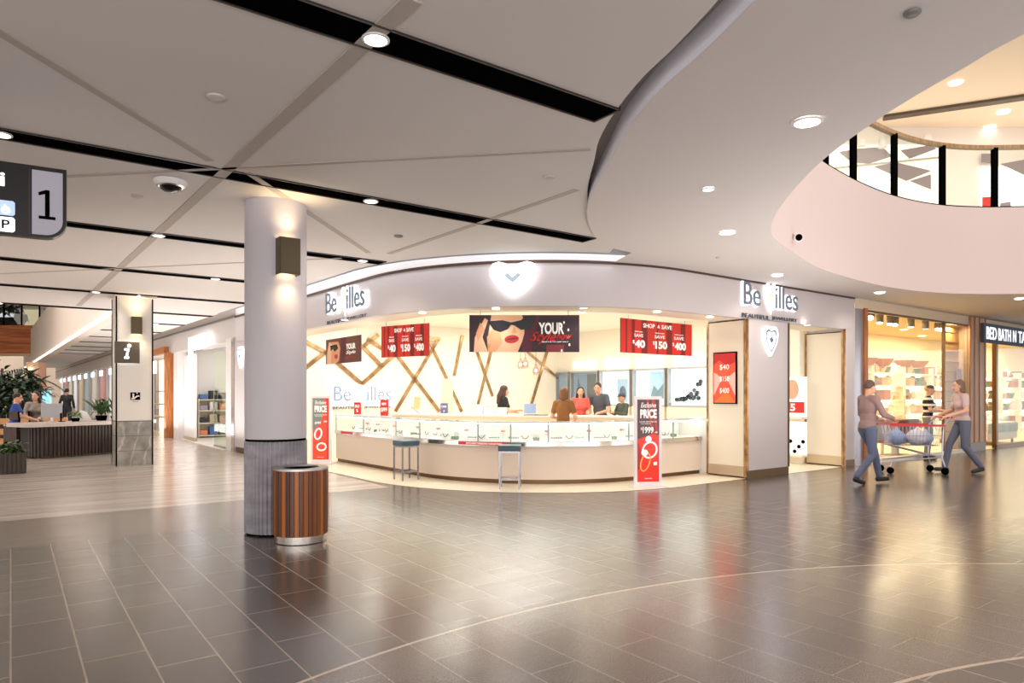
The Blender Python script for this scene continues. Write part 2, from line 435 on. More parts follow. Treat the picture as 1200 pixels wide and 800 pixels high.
# grooves between the ceiling panels: flat strips, groove shade put into their grey
def groove(i, a, b, wd=.1):
    p, q = at(*a, CZ), at(*b, CZ); d = (q-p).normalized(); n = Vector((-d.y, d.x, 0))*wd/2
    mb = MB(); mb.prism([(p-n)[:2], (q-n)[:2], (q+n)[:2], (p+n)[:2]], CZ-.006, CZ+.02)
    struct('trim_%d' % i, mb, M_GROOVE_SHADE)
for i, (a, b, wd) in enumerate([((-60, 1), (246, 188), .07), ((484, -1), (92, 358), .1), ((-30, 212), (692, 174.5), .05), ((676, 222), (456, 297), .07),
                             ((288, 200), (432, 296), .07), ((-10, 321), (400, 302), .05)]): groove(10+i, a, b, wd)

# light channels recessed in the ceiling: 3 m apart, each with small downlights
def channel(u0, u1, v, label):
    t = thing('ceiling_light_channel', label, 'light channel', W(u1, v, CZ), A, 'black light channels across the ceiling')
    L = u1-u0
    mb = MB(); mb.box(-L, 0, -.125, .125, -.004, .03); obj('trough', mb, M_BLACK, t)
    mb = MB()
    for s in (-1, 1): mb.box(-L, 0, s*.125-.006, s*.125+.006, -.012, .03)
    mb.box(-.012, 0, -.125, .125, -.012, .03)
    obj('edge_profile', mb, mat('channel edge', rgb(46, 36, 32), .4), t)
    return t
ends = [3.34, 5.86, 4.42, 4.33, 4.33, 4.33, 4.3, 4.3, 4.3, 4.3, 4.25, 4.25, 4.2]
words_ = ['nearest the camera, wide at the top of the view', 'second from the camera, passing above the round column', 'third from the camera, meeting the jewellery shop fascia',
          'fourth from the camera, behind the round column', 'fifth from the camera, above the square column', 'sixth from the camera, at the edge of the open void',
          'seventh from the camera, down the side mall', 'eighth from the camera, down the side mall', 'ninth from the camera, down the side mall', 'tenth from the camera, down the side mall',
          'eleventh from the camera, down the side mall', 'twelfth from the camera, down the side mall', 'last and farthest one down the side mall']
CHV = [3.43 + 2.9*k for k in range(13)]; CHV[5] = 18.05
for k, (v, e, wd) in enumerate(zip(CHV, ends, words_)):
    if k > 2: e = sideu(v)-.36
    channel(-22 if v < 18.2 else 1.98-.018*(v-18), e, v, 'thin black ceiling light channel, ' + wd)
lampkinds = {}
def downlight(name, label, pos, r, group, glow, rim=M_WHITE, power=0, warm=(1, .9, .78), deep=.012):
    if (name, r) not in lampkinds:
        t = thing(name, label, 'downlight', pos, 0, group)
        mb = MB(); mb.lathe([(r, 0), (r*1.22, -deep*.4), (r*1.22, -deep), (r*1.0, -deep*1.2), (r*.98, -.002)], 24); obj('bezel', mb, rim, t, smooth=40)
        mb = MB(); mb.lathe([(.0001, -deep*.7), (r*.6, -deep*.8), (r*.98, -deep*.6), (r*.98, 0)], 24); obj('lens', mb, glow, t, smooth=40)
        lampkinds[(name, r)] = t
    else: t = dup(lampkinds[(name, r)], pos, 0, label, group)
    if power:
        l = bpy.data.lights.new('lamp', 'SPOT'); l.energy = power; l.spot_size = 2.5; l.spot_blend = .9; l.shadow_soft_size = r; l.color = warm
        o = bpy.data.objects.new('lamp', l); COL.objects.link(o); o.location = Vector(pos)-Vector((0, 0, .03))
    return t
n = 0
G = 'small round lamps set in the black ceiling channels'
for k, us in enumerate([(1.6,), (-3.05, -.06, 2.9), (-1.5, 1.45, 4.1), (-3.2, -.2, 2.76), (-1.6, 1.3), (-.2, 2.6), (3.2,), (2.9,), (3.2,)]):
    for u in us:
        lab = 'small round lamp set in a thin black ceiling channel'
        downlight('channel_downlight', lab, W(u, CHV[k], CZ-.004), .062, G, M_LAMP, M_WHITE, 32 if k < 5 else 20)
for i, (px, py, pw, lab) in enumerate([(946, 142, 45, 'largest and brightest downlight in the smooth curved atrium soffit'), (852, 272, 40, 'bright downlight in the soffit above the poster of three savings'),
                       (911, 322, 30, 'downlight in the soffit just above the shop name at the pillar'), (1031, 342.5, 30, 'downlight in the soffit over the homeware shop window'),
                       (1195, 349.5, 30, 'downlight in the soffit at the edge of the view over the homeware shop sign')]):
    downlight('soffit_downlight', lab, at(px, py, SZ-.004), .085, 'downlights in the atrium soffit', M_LAMP, M_WHITE, pw)
for px, py, lab in [(830, 221, 'small dim downlight in the middle of the curved soffit')]:
    downlight('dim_downlight', lab, at(px, py, SZ-.004), .05, None, M_LAMPDIM, M_WHITE)
# small ceiling fittings
def fitting(name, label, cat, pos, r, m, h=.02, group=None):
    mb = MB(); mb.lathe([(.0001, -h), (r*.7, -h), (r, -h*.5), (r, 0)], 20)
    return tag(obj(name, mb, m, loc=pos, smooth=50), label, cat, group)
for px, py, z, lab in [(253, 113, CZ, 'small white disc in the ceiling between the first two black channels'), (643, 207, CZ, 'small white disc in the ceiling beside the curved soffit'),
                      (161, 229.5, CZ, 'small white disc in the ceiling beside the black camera dome'), (467, 276, CZ, 'small grey disc in the ceiling in front of the jewellery fascia'),
                      (1069, 14, SZ, 'small grey disc in the curved soffit at the top of the view'), (842, 301, SZ, 'tiny white disc in the soffit near the fascia')]:
    fitting('sprinkler_cover', lab, 'sprinkler cover', at(px, py, z), .055 if px < 700 else .04, mat('fitting', rgb(200, 194, 190), .5) if px not in (1069, 467) else mat('fitting grey', rgb(120, 116, 114), .5))
p = at(200, 212, CZ)
t = thing('dome_camera', 'white ceiling camera with a glossy black dome by the round column', 'security camera', p)
mb = MB(); mb.lathe([(.0001, -.05), (.12, -.05), (.14, -.02), (.14, 0)], 28); obj('housing', mb, M_WHITE, t, smooth=40)
mb = MB(); mb.lathe([(.0001, -.105), (.05, -.1), (.085, -.078), (.098, -.05)], 28); obj('dome', mb, mat('black dome', rgb(12, 12, 14), .08), t, smooth=60)
mb = MB(); mb.lathe([(.1, -.058), (.118, -.05)], 28); obj('ring', mb, M_CHROME, t)
# ================================================================ balustrade of the upper floor
def void_pt(px):
    a = (px-600)/F; best = None
    for i in range(len(void)):
        p, q = Vector(void[i]), Vector(void[(i+1) % len(void)])
        f0, f1 = p.x-a*p.y, q.x-a*q.y
        if f0*f1 <= 0 and (p.y > 7 or q.y > 7):
            k = f0/(f0-f1) if f0 != f1 else 0; r = p.lerp(q, k)
            if best is None or r.y > best.y: best = r
    return best
# camera on the parapet
p = void_pt(930)
t = thing('wall_camera', 'small white and black security camera on the curved white parapet', 'security camera', (p.x, p.y, z_at(280, 0, p.y)), math.radians(20))
mb = MB(); mb.cyl(0, .05, -.02, .05, .03, 16, M=Matrix.Rotation(PI/2, 4, 'X')); obj('bracket', mb, M_WHITE, t)
mb = MB(); mb.ball((0, -.08, 0), .062, 18); obj('body', mb, M_WHITE, t, smooth=60)
mb = MB(); mb.ball((-.02, -.12, -.005), .045, 16); obj('lens', mb, M_BLACK, t, smooth=60)

far = []
for px in range(925, 1262, 6):
    p = void_pt(px)
    if p is not None: far.append((p.x+.0, p.y+.06))
t = thing('balustrade', 'curved glass balustrade with black posts and wooden handrail on the upper floor', 'balustrade', (far[0][0], far[0][1], 4.95))
o0 = Vector((far[0][0], far[0][1], 4.95))
rel = [(p[0]-o0.x, p[1]-o0.y) for p in far]
mb = MB(); mb.strip(rel, .02, 1.12, .012); obj('glass_panel', mb, M_GLASS, t)
mb = MB(); mb.strip(offset_line(rel, -.04), 1.12, 1.19, .09); obj('handrail', mb, noisy('rail wood', rgb(150, 120, 80), rgb(186, 150, 104), (20, 20, 2), .4), t, smooth=40)
mb = MB(); mb.strip(offset_line(rel, -.03), 0, .03, .07); obj('shoe', mb, M_BLACK, t)
for px in (962, 969, 1002, 1050, 1106.5, 1168, 1222):
    p = void_pt(px); b = Vector((p.x, p.y+.06))-Vector(o0[:2])
    mb = MB(); mb.box(-.04, .04, -.05, .05, 0, 1.14, Matrix.Translation((b.x, b.y, 0))); obj('post', mb, M_BLACK, t)
# upper floor rooms
mb = MB(); mb.box(3, 30, 17, 17.2, 4.9, 8.3); struct('wall_upper', mb, mat('upper wall', rgb(240, 232, 222), .7))
mb = MB(); mb.box(-1, 30, 1.0, 17.2, 8.05, 8.3); struct('ceiling', mb, mat('upper ceiling', rgb(244, 226, 200), .8))
up_floor = flat([[(2, 1), (30, 1), (30, 17.2), (2, 17.2)], offset_line(void, .02)], 4.9); struct('floor', up_floor, mat('upper floor', rgb(170, 160, 150), .4))
def upbox(name, x0, x1, z0, z1, m, y=16.98, d=.04, parent=None):
    mb = MB(); mb.box(x0, x1, y-d, y, z0, z1); return obj(name, mb, m, parent)
M_UPGLOW = mat('upper shop glow', rgb(255, 246, 226), .6, 0, .5, rgb(255, 244, 220))
M_UPGLOW2 = mat('upper shop white glow', rgb(255, 250, 240), .6, 0, 1.1, rgb(255, 248, 238))
X = lambda px, y=17: (px-600)/F*y
t = thing('upper_shop_window', 'lit cream shop window on the upper floor with hanging grey ceiling panels', 'shop window')
upbox('glow_panel', X(955), X(1104), 5.0, 7.6, M_UPGLOW, parent=t)
upbox('header', X(1030), X(1104), 7.6, 7.75, M_WHITE, parent=t)
def slab(name, quad, m, parent, y=16.9):
    mb = MB(); mb.face([Vector((X(a, y), y, z_at(b, 0, y))) for a, b in quad]); return obj(name, mb, m, parent)
M_MAUVE = mat('mauve panel', rgb(150, 136, 140), .7)
for qd in [[(983, 178), (1006, 174), (1034, 172), (1046, 183), (1018, 192), (998, 190)], [(1055, 176), (1090, 170), (1098, 174), (1066, 186)], [(1024, 195), (1050, 190), (1092, 200), (1062, 212)], [(1066, 212), (1091, 204), (1091, 222)]]:
    slab('ceiling_panel', qd, M_MAUVE, t)
slab('bar', [(975, 196), (1102, 183), (1102, 185.5), (975, 198.5)], mat('bar', rgb(190, 178, 166), .6), t, 16.88)
slab('screen', [(1006, 215), (1036, 213), (1036, 236), (1006, 236)], mat('screen glow', rgb(196, 220, 240), .4, 0, .6, rgb(200, 224, 244)), t, 16.87)
for a, b in ((1010, 166), (1034, 168), (1087, 160)):
    mb = MB(); mb.cyl(X(a, 16.7), 16.7, z_at(b+5, 0, 16.7), z_at(b-2, 0, 16.7), .1, 12, .07); obj('track_lamp', mb, M_WHITE, t)
t = thing('upper_bright_window', 'overexposed white shop window on the upper floor above a small red sign', 'shop window')
upbox('glow_panel', X(1149), X(1290), 5.0, 7.05, M_UPGLOW2, parent=t)
slab('ceiling_panel', [(1172, 192), (1200, 187), (1240, 196), (1240, 210), (1200, 205)], M_MAUVE, t)
slab('ceiling_panel', [(1150, 180), (1165, 180), (1165, 192), (1150, 190)], M_MAUVE, t)
slab('ceiling_panel', [(1172, 238), (1184, 236), (1186, 247), (1172, 247)], M_MAUVE, t)
slab('red_sign', [(1151, 231), (1165, 230), (1165, 247), (1151, 247)], M_RED, t, 16.86)
mb = MB()
p, q = at(1035, 137, 8.04), at(1240, 107, 8.04)
d = (q-p).normalized(); nn = Vector((-d.y, d.x, 0))*.12
mb.prism([(p-nn)[:2], (q-nn)[:2], (q+nn)[:2], (p+nn)[:2]], 7.985, 8.045)
tag(obj('track_channel', mb, mat('track', rgb(84, 70, 52), .5)), 'dark lighting track across the cream upper ceiling', 'lighting track')
for px, py, lab in [(1120, 97, 'downlight in the cream upper ceiling in front of the dark track'), (1176, 131, 'downlight in the cream upper ceiling behind the dark track'), (1160, 149, 'farthest small downlight in the cream upper ceiling')]:
    downlight('upper_downlight', lab, at(px, py, 8.04), .13, 'downlights of the upper ceiling', M_LAMP, M_WHITE)
def area(pos, sx, sy, power, col=(1, .94, .86), rot=(0, 0, 0), name='lamp'):
    l = bpy.data.lights.new(name, 'AREA'); l.shape = 'RECTANGLE'; l.size = sx; l.size_y = sy; l.energy = power; l.color = col
    o = bpy.data.objects.new(name, l); COL.objects.link(o); o.location = pos; o.rotation_euler = rot
    return o
area((11, 14.6, 7.9), 12, 3, 100, (1, .92, .82))
area((10, 15.6, 5.1), 10, 2, 42, (1, .93, .85), (PI, 0, 0))  # added up-light, brightens the upper ceiling
area((8.5, 7, 7.95), 7, 7, 150, (1, .93, .92))  # added light over the void, brightens the floor and parapet
# added up-lights behind and beside the viewer, no real fittings: they wash the ceilings
area((-1.5, -3.6, .8), 9, 3, 250, (1, .95, .94), (math.radians(155), 0, 0))
area((-13, 5.5, .6), 5, 6, 300, (1, .95, .94), (PI, math.radians(-12), 0))
area((9, -2.5, .8), 8, 3, 170, (1, .94, .92), (math.radians(155), 0, 0))

area(W(3.2, 10.8, .4), 1.6, 4.0, 40, (1, .96, .94), (PI, 0, A))  # further added up-lights near the floor, here and on the next lines
area((6, 7.5, .3), 6, 4, 150, (1, .95, .93), (PI, 0, 0))
area(W(3.2, 21, .3), 1.4, 12, 160, (1, .96, .94), (PI, 0, A))
# ================================================================ the jewellery shop (built on its own grid: x = u, y = v, turned by A)
RF = A; RL = A-PI/2                    # headings of things that face the front mall / the side mall
FT = 3.30 
mb = MB(); mb.strip(front, 2.66, FT-.03, .12); struct('wall_shopfront', mb, M_LILAC, A, smooth=30)
mb = MB(); mb.strip(rounded_path(.02, 17.4, 13.36), FT-.03, FT+.01, .1); struct('trim_20', mb, mat('brown trim', rgb(84, 60, 44), .4, .3), A, smooth=30)
mb = MB(); mb.strip(front, FT+.01, 3.62, .12); struct('wall_upper_fascia', mb, M_WHITE, A, smooth=30)
for k, (a, b) in enumerate([((FU-FR-.004, 9.9), 0), ((6.2, 0), 0), ((8.3, 0), 0)]): pass
mb = MB(); ring(mb, rounded_path(-.12, 15.1, 13.36), rounded_path(-.62, 15.1, 13.36), 2.665); struct('ceiling', mb, mat('fascia soffit', rgb(242, 230, 208), .6), A)
mb = MB(); mb.strip(rounded_path(-.62, 15.1, 13.36), 2.66, 3.12, .04); struct('trim_21', mb, M_CREAMW, A, smooth=30)
struct('ceiling', flat([rounded_path(-.6, 15.1, 13.36) + [(13.36, 7.7), (12.9, 15.1)]], 3.12), mat('shop ceiling', rgb(250, 244, 230), .8), A)
mb = MB(); mb.strip(rounded_path(-.615, 15.0, 9.8), 2.69, 2.74, -.02)
tag(obj('strip_light', mb, mat('strip glow', (1, 1, 1), .5, 0, 3, (1, .97, .92)), rz=A), 'continuous white light strip along the inner edge of the jewellery fascia', 'strip light')
mb = MB(); mb.box(12.76, 12.9, 7.62, 15.2, 0, 3.12); struct('wall_display', mb, M_CREAMW, A)
mb = MB(); mb.box(4.6, 12.9, 15.07, 15.2, 0, 3.12); struct('wall_lattice', mb, M_CREAMW, A)

# pillar, piers
def pier(n, u0, u1, v0, v1):
    mb = MB(); mb.box(u0, u1, v0, v1, .13, 2.68); struct('wall_pier_%d' % n, mb, M_LILAC, A)
    mb = MB(); mb.box(u0-.005, u1+.005, v0-.006, v1, 0, .13); struct('baseboard_%d' % n, mb, M_BRONZE, A)
pier(1, 9.86, 11.07, 6.83, 7.6); pier(2, 12.98, 13.36, 6.83, 7.6)
LP_ = [(sideu(17.4), 17.4), (sideu(15.08), 15.08)]
mb = MB(); mb.strip(LP_, .13, 2.68, .5); struct('wall_pier_3', mb, M_LILAC, A)
mb = MB(); mb.strip([(a-.006, b) for a, b in LP_], 0, .13, .5); struct('baseboard_3', mb, M_BRONZE, A)
mb = MB(); mb.box(11.0, 13.0, 6.95, 7.0, 2.66, 3.12); struct('trim_22', mb, M_CREAM, A)

def door_leaf(loc, label, w, h):
    """tall cream panel at the side of an opening: slab, dark outline, steel kick plate, mirrored edges"""
    t = thing('side_panel', label, 'panel', loc, RL)
    mb = MB(); mb.box(-w/2+.03, w/2-.03, -.03, 0, .2, h-.02); obj('slab', mb, M_CREAM, t)
    mb = MB(); mb.box(-w/2+.03, w/2-.03, -.035, 0, .03, .2); obj('kick_plate', mb, mat('pale steel', rgb(206, 190, 164), .3, .6), t)
    mb = MB(); mb.box(-w/2, w/2, -.012, 0, h-.02, h); obj('dark_outline', mb, mat('dark line', rgb(64, 50, 38), .5), t); mb = MB(); mb.box(-w/2, w/2, -.012, 0, .012, .03); obj('dark_outline', mb, mat('dark line', rgb(64, 50, 38), .5), t)  # dark outline along the top and bottom of the panel
    for s in (-1, 1):
        mb = MB(); mb.box(s*(w/2-.015)-.015, s*(w/2-.015)+.015, -.045, 0, 0.02, h); obj('mirror_edge', mb, M_GOLD, t)
    return t
door_leaf(W(9.855, 7.22, 0), 'tall cream side panel of the pillar, carrying the red advertising screen', .78, 2.655)
door_leaf(W(12.975, 7.22, 0), 'tall plain cream side panel beyond the second shop opening', .78, 2.62)
mb = MB(); mb.box(-.02, .02, -.02, .02, .13, 2.66); struct('trim_23', mb, M_GOLD, A, loc=W(9.86, 6.83)); mb = MB(); mb.box(-.015, .015, -.02, .02, .13, 2.66); struct('trim_24', mb, M_BRONZE, A, loc=W(11.07, 6.83))
mb = MB(); mb.box(-.02, .02, -.02, .02, .0, 2.66); struct('trim_25', mb, M_GOLD, A, loc=W(12.98, 6.83))

# advertising screen on the pillar
t = thing('advertising_screen', 'upright red advertising screen with white prices on the cream panel', 'screen', W(9.82, 7.22, 1.68), RL)
mb = MB(); mb.box(-.235, .235, -.03, 0, -.44, .44); obj('casing', mb, M_BLACK, t, bevel=.004)
E = lambda n, c, e=.55: mat(n, c, .35, 0, e, c)
plate('picture', rect(-.215, .215, -.42, .42), -.031, E('screen red', rgb(240, 70, 44)), t)
plate('shade', [(-.215, .42), (.215, .42), (.215, .26), (.06, .2), (-.1, .3), (-.215, .22)], -.034, E('screen dark', rgb(170, 40, 40), .35), t)
plate('shade', [(-.215, -.42), (.215, -.42), (.04, -.22)], -.034, E('screen orange', rgb(246, 96, 40)), t)
plate('shade', [(-.215, .1), (-.05, .0), (-.215, -.3)], -.034, E('screen pink', rgb(246, 150, 140)), t)
plate('shade', [(.215, .1), (.05, .0), (.215, -.3)], -.034, E('screen pink', rgb(246, 150, 140)), t)
for s, z in (('$40', .18), ('$150', -.02), ('$400', -.22)):
    text('price', s, .19, .1, 0, z, -.036, M_TXT, t, .0)

# ---------------------------------------------------------------- signs on the fascia
def name_sign(label, loc, rz, w, group=None, sub=True, dark=True):
    t = thing('shop_sign', label, 'sign', loc, rz, group); h = w*.26
    lm = M_LETTER if dark else mat('pale letter', rgb(140, 160, 200), .4)
    gl = text('halo', 'Be', w*.29, h*.97, -w*.34, 0, -.01, M_GLOW, t, .03)
    text('halo', 'illes', w*.43, h*.97, w*.27, 0, -.01, M_GLOW, t, .03)
    text('lettering', 'Be', w*.275, h*.88, -w*.34, 0, -.035, lm, t, .0, .02); text('lettering', 'illes', w*.415, h*.88, w*.27, 0, -.035, lm, t, .0, .02)
    plate('heart_plate', heart(w*.2, h*1.25, -h*.08), -.02, M_GLOW, t, .012)
    rr_ = heart(w*.1, h*.55, -h*.0); plate('heart_mark', rr_, -.034, mat('pale peach', rgb(244, 214, 196), .5, 0, .35, rgb(250, 226, 212)), t)
    if sub:
        sm = mat('strap letter', rgb(84, 84, 96), .5); text('strapline', 'BEAUTIFUL', w*.47, h*.16, -w*.25, -h*.84, -.012, sm, t, .01, .012); text('strapline', 'JEWELLERY', w*.47, h*.16, w*.26, -h*.84, -.012, sm, t, .01, .012)
    return t
def on_front(u, z): return W(u, 6.83, z)
uS = (u_on(866, 6.83)+u_on(934, 6.83))/2
p = W(uS, 6.825, 0); name_sign('halo-lit grey shop name with heart on the straight fascia above the pillar', W(uS, 6.825, z_at(348, p.x, p.y)), RF, u_on(933, 6.83)-u_on(867, 6.83))
a0, a1 = atY(386, 354, 12.2), atY(433, 349, 11.2)
def on_arc(px, off=0, v0=18.3):
    """point of the shop-front line seen at the picture column px, and the heading that faces it"""
    P = rounded_path(off, v0, 13.36, 60); a = (px-600)/F
    for i in range(len(P)-1):
        p, q = W(*P[i]), W(*P[i+1]); f0, f1 = p.x-a*p.y, q.x-a*q.y
        if f0*f1 <= 0:
            r = p.lerp(q, f0/(f0-f1)); d = q-p; return r, math.atan2(d.y, d.x)
q0, _ = on_arc(386); q1, _ = on_arc(433); qm = (q0+q1)/2; hd = math.atan2(q1.y-q0.y, q1.x-q0.x)
name_sign('halo-lit grey shop name with heart on the rounded fascia beside the round column', Vector((qm.x+.03*math.sin(hd), qm.y-.05*math.cos(hd), z_at(351, qm.x, qm.y))), hd, (q1-q0).length)
# big heart at the middle of the fascia
q, hd = on_arc(601.5)
t = thing('heart_sign', 'large glowing white heart sign in the middle of the curved fascia', 'sign', (q.x, q.y-.04, z_at(328, q.x, q.y)), hd)
bigheart = [(-.01*0+0, .15), (.09, .215), (.2, .245), (.285, .22), (.335, .13), (.32, .03), (.22, -.1), (.1, -.2), (0, -.255), (-.1, -.2), (-.22, -.1), (-.32, .03), (-.335, .13), (-.285, .22), (-.2, .245), (-.09, .215)]
mb = MB(); mb.face_prism(bigheart, -.07, 0); obj('heart_plate', mb, M_GLOW, t)
plate('check_mark', [(-.12, .05), (-.075, .085), (0, .02), (.075, .085), (.12, .05), (.05, -.02), (0, -.055), (-.05, -.02)], -.072, mat('sign grey', rgb(178, 196, 208), .5, 0, .25, rgb(190, 206, 216)), t, .012)
# heart on the pillar
def pillar_heart(label, loc, rz):
    t = thing('heart_sign', label, 'sign', loc, rz, None)
    ph = [(0, .2), (.06, .235), (.13, .24), (.19, .2), (.215, .1), (.18, -.03), (.09, -.17), (0, -.27), (-.09, -.17), (-.18, -.03), (-.215, .1), (-.19, .2), (-.13, .24), (-.06, .235)]
    mb = MB(); mb.face_prism(ph, -.05, 0); obj('heart_plate', mb, mat('heart glow', (1, 1, 1), .5, 0, .9, (.92, .96, 1)), t)
    mg = mat('sign line', rgb(130, 140, 170), .5)
    k = .78; mbo = MB()
    for i in range(len(ph)):
        (x0, z0), (x1, z1) = ph[i], ph[(i+1) % len(ph)]
        mbo.face([(x0*k, -.054, z0*k), (x1*k, -.054, z1*k), (x1*(k-.15), -.054, z1*(k-.15)), (x0*(k-.15), -.054, z0*(k-.15))])
    obj('inner_outline', mbo, mg, t)
    plate('check_mark', [(-.07, .05), (-.03, .03), (0, .08), (.03, .03), (.07, .05), (.04, -.01), (0, -.05), (-.04, -.01)], -.056, mat('sign grey2', rgb(100, 116, 150), .5), t)
    return t
u = u_on(900.5, 6.83); p = W(u, 6.82); pillar_heart('glowing white heart sign on the lilac grey face of the pillar', W(u, 6.825, z_at(399, p.x, p.y)), RF)
v = v_on(288, 4.52); p = W(4.5, v); pillar_heart('glowing white heart sign on the side mall pier, half hidden by the round column', W(sideu(v)-.012, v, z_at(418, p.x, p.y)), RL)
# lamps of the fascia soffit
for i, (px, py, lab) in enumerate([(404, 374, 'lamp under the fascia nearest the round column'), (495, 366, 'lamp under the fascia above the striped savings poster beside the column'), (581, 361, 'lamp under the fascia just below the glowing heart'),
                    (684, 360, 'lamp under the fascia at the end of the sunglasses poster'), (770, 365, 'lamp under the fascia above the larger savings poster'), (832, 371, 'lamp under the fascia beside the pillar screen'), (946, 380, 'lamp under the fascia in the second opening')]):
    downlight('fascia_downlight', lab, at(px, py, 2.66), .055, 'lamps under the jewellery fascia', M_LAMP, M_WHITE, 14, (1, .94, .84))
k = 0
for u, v, lab in ((7.4, 11.8, 'round lamp in the shop ceiling above the back bench'), (9.6, 10.6, 'round lamp in the shop ceiling above the customers'), (10.9, 13.0, 'round lamp in the shop ceiling near the display windows')):
    downlight('ceiling_downlight', lab, W(u, v, 3.115), .07, 'lamps in the jewellery shop ceiling', M_LAMP, M_WHITE, 0)

# ---------------------------------------------------------------- hanging posters
def poster(label, p0, p1, zb, zt):
    p0, p1 = Vector(p0), Vector(p1); m = (p0+p1)/2; wd = (p1-p0).length
    t = thing('hanging_poster', label, 'poster', (m.x, m.y, (zb+zt)/2), math.atan2(p1.y-p0.y, p1.x-p0.x)); h = zt-zb
    mb = MB(); mb.box(-wd/2, wd/2, -.008, .008, -h/2, h/2); obj('board', mb, mat('board', rgb(60, 30, 34), .5), t)
    for s in (-1, 1):
        mb = MB(); mb.tube([(s*wd*.4, 0, h/2), (s*wd*.4, 0, 2.66-(zb+zt)/2)], .004, 6); obj('wire', mb, M_STEEL, t)
    return t, wd, h
def savings(t, w, h):
    plate('print', rect(-w/2, w/2, -h/2, h/2), -.009, M_RED, t)
    mb = MB()
    for a, b in ((-.36, -.32), (-.23, -.15), (-.02, .0), (.12, .2), (.33, .4), (-.44, -.42)): mb.face_prism(rect(a*w, b*w, -h/2, h/2), -.0125, -.011)
    obj('curtain_folds', mb, M_DARKRED, t)
    text('heading', 'SHOP', w*.16, h*.13, -.13*w, h*.34, -.014, M_TXT, t, .02); text('heading', '&', w*.035, h*.09, .005*w, h*.34, -.014, M_TXT, t, 0); text('heading', 'SAVE', w*.15, h*.13, .12*w, h*.34, -.014, M_TXT, t, .02)
    for s, x, ww in (('$40', -.27, .17), ('$150', .02, .21), ('$400', .3, .21)):
        text('lead_word', 'SAVE', w*ww*.7, h*.1, x*w, h*.03, -.014, M_TXT, t, .01)
        text('price', s[1:], w*ww*.8, h*.24, x*w+w*ww*.1, -h*.22, -.014, M_TXT, t, .04); text('currency', '$', w*.025, h*.12, x*w-w*ww*.4, -h*.17, -.014, M_TXT, t, .01)
        text('small_print', 'SPEND & SAVE', w*ww*.62, h*.03, x*w, h*.14, -.014, M_TXT, t, .0)
SKIN1, SKIN2 = mat('print skin', rgb(226, 160, 120), .5), mat('print skin light', rgb(242, 190, 152), .5)
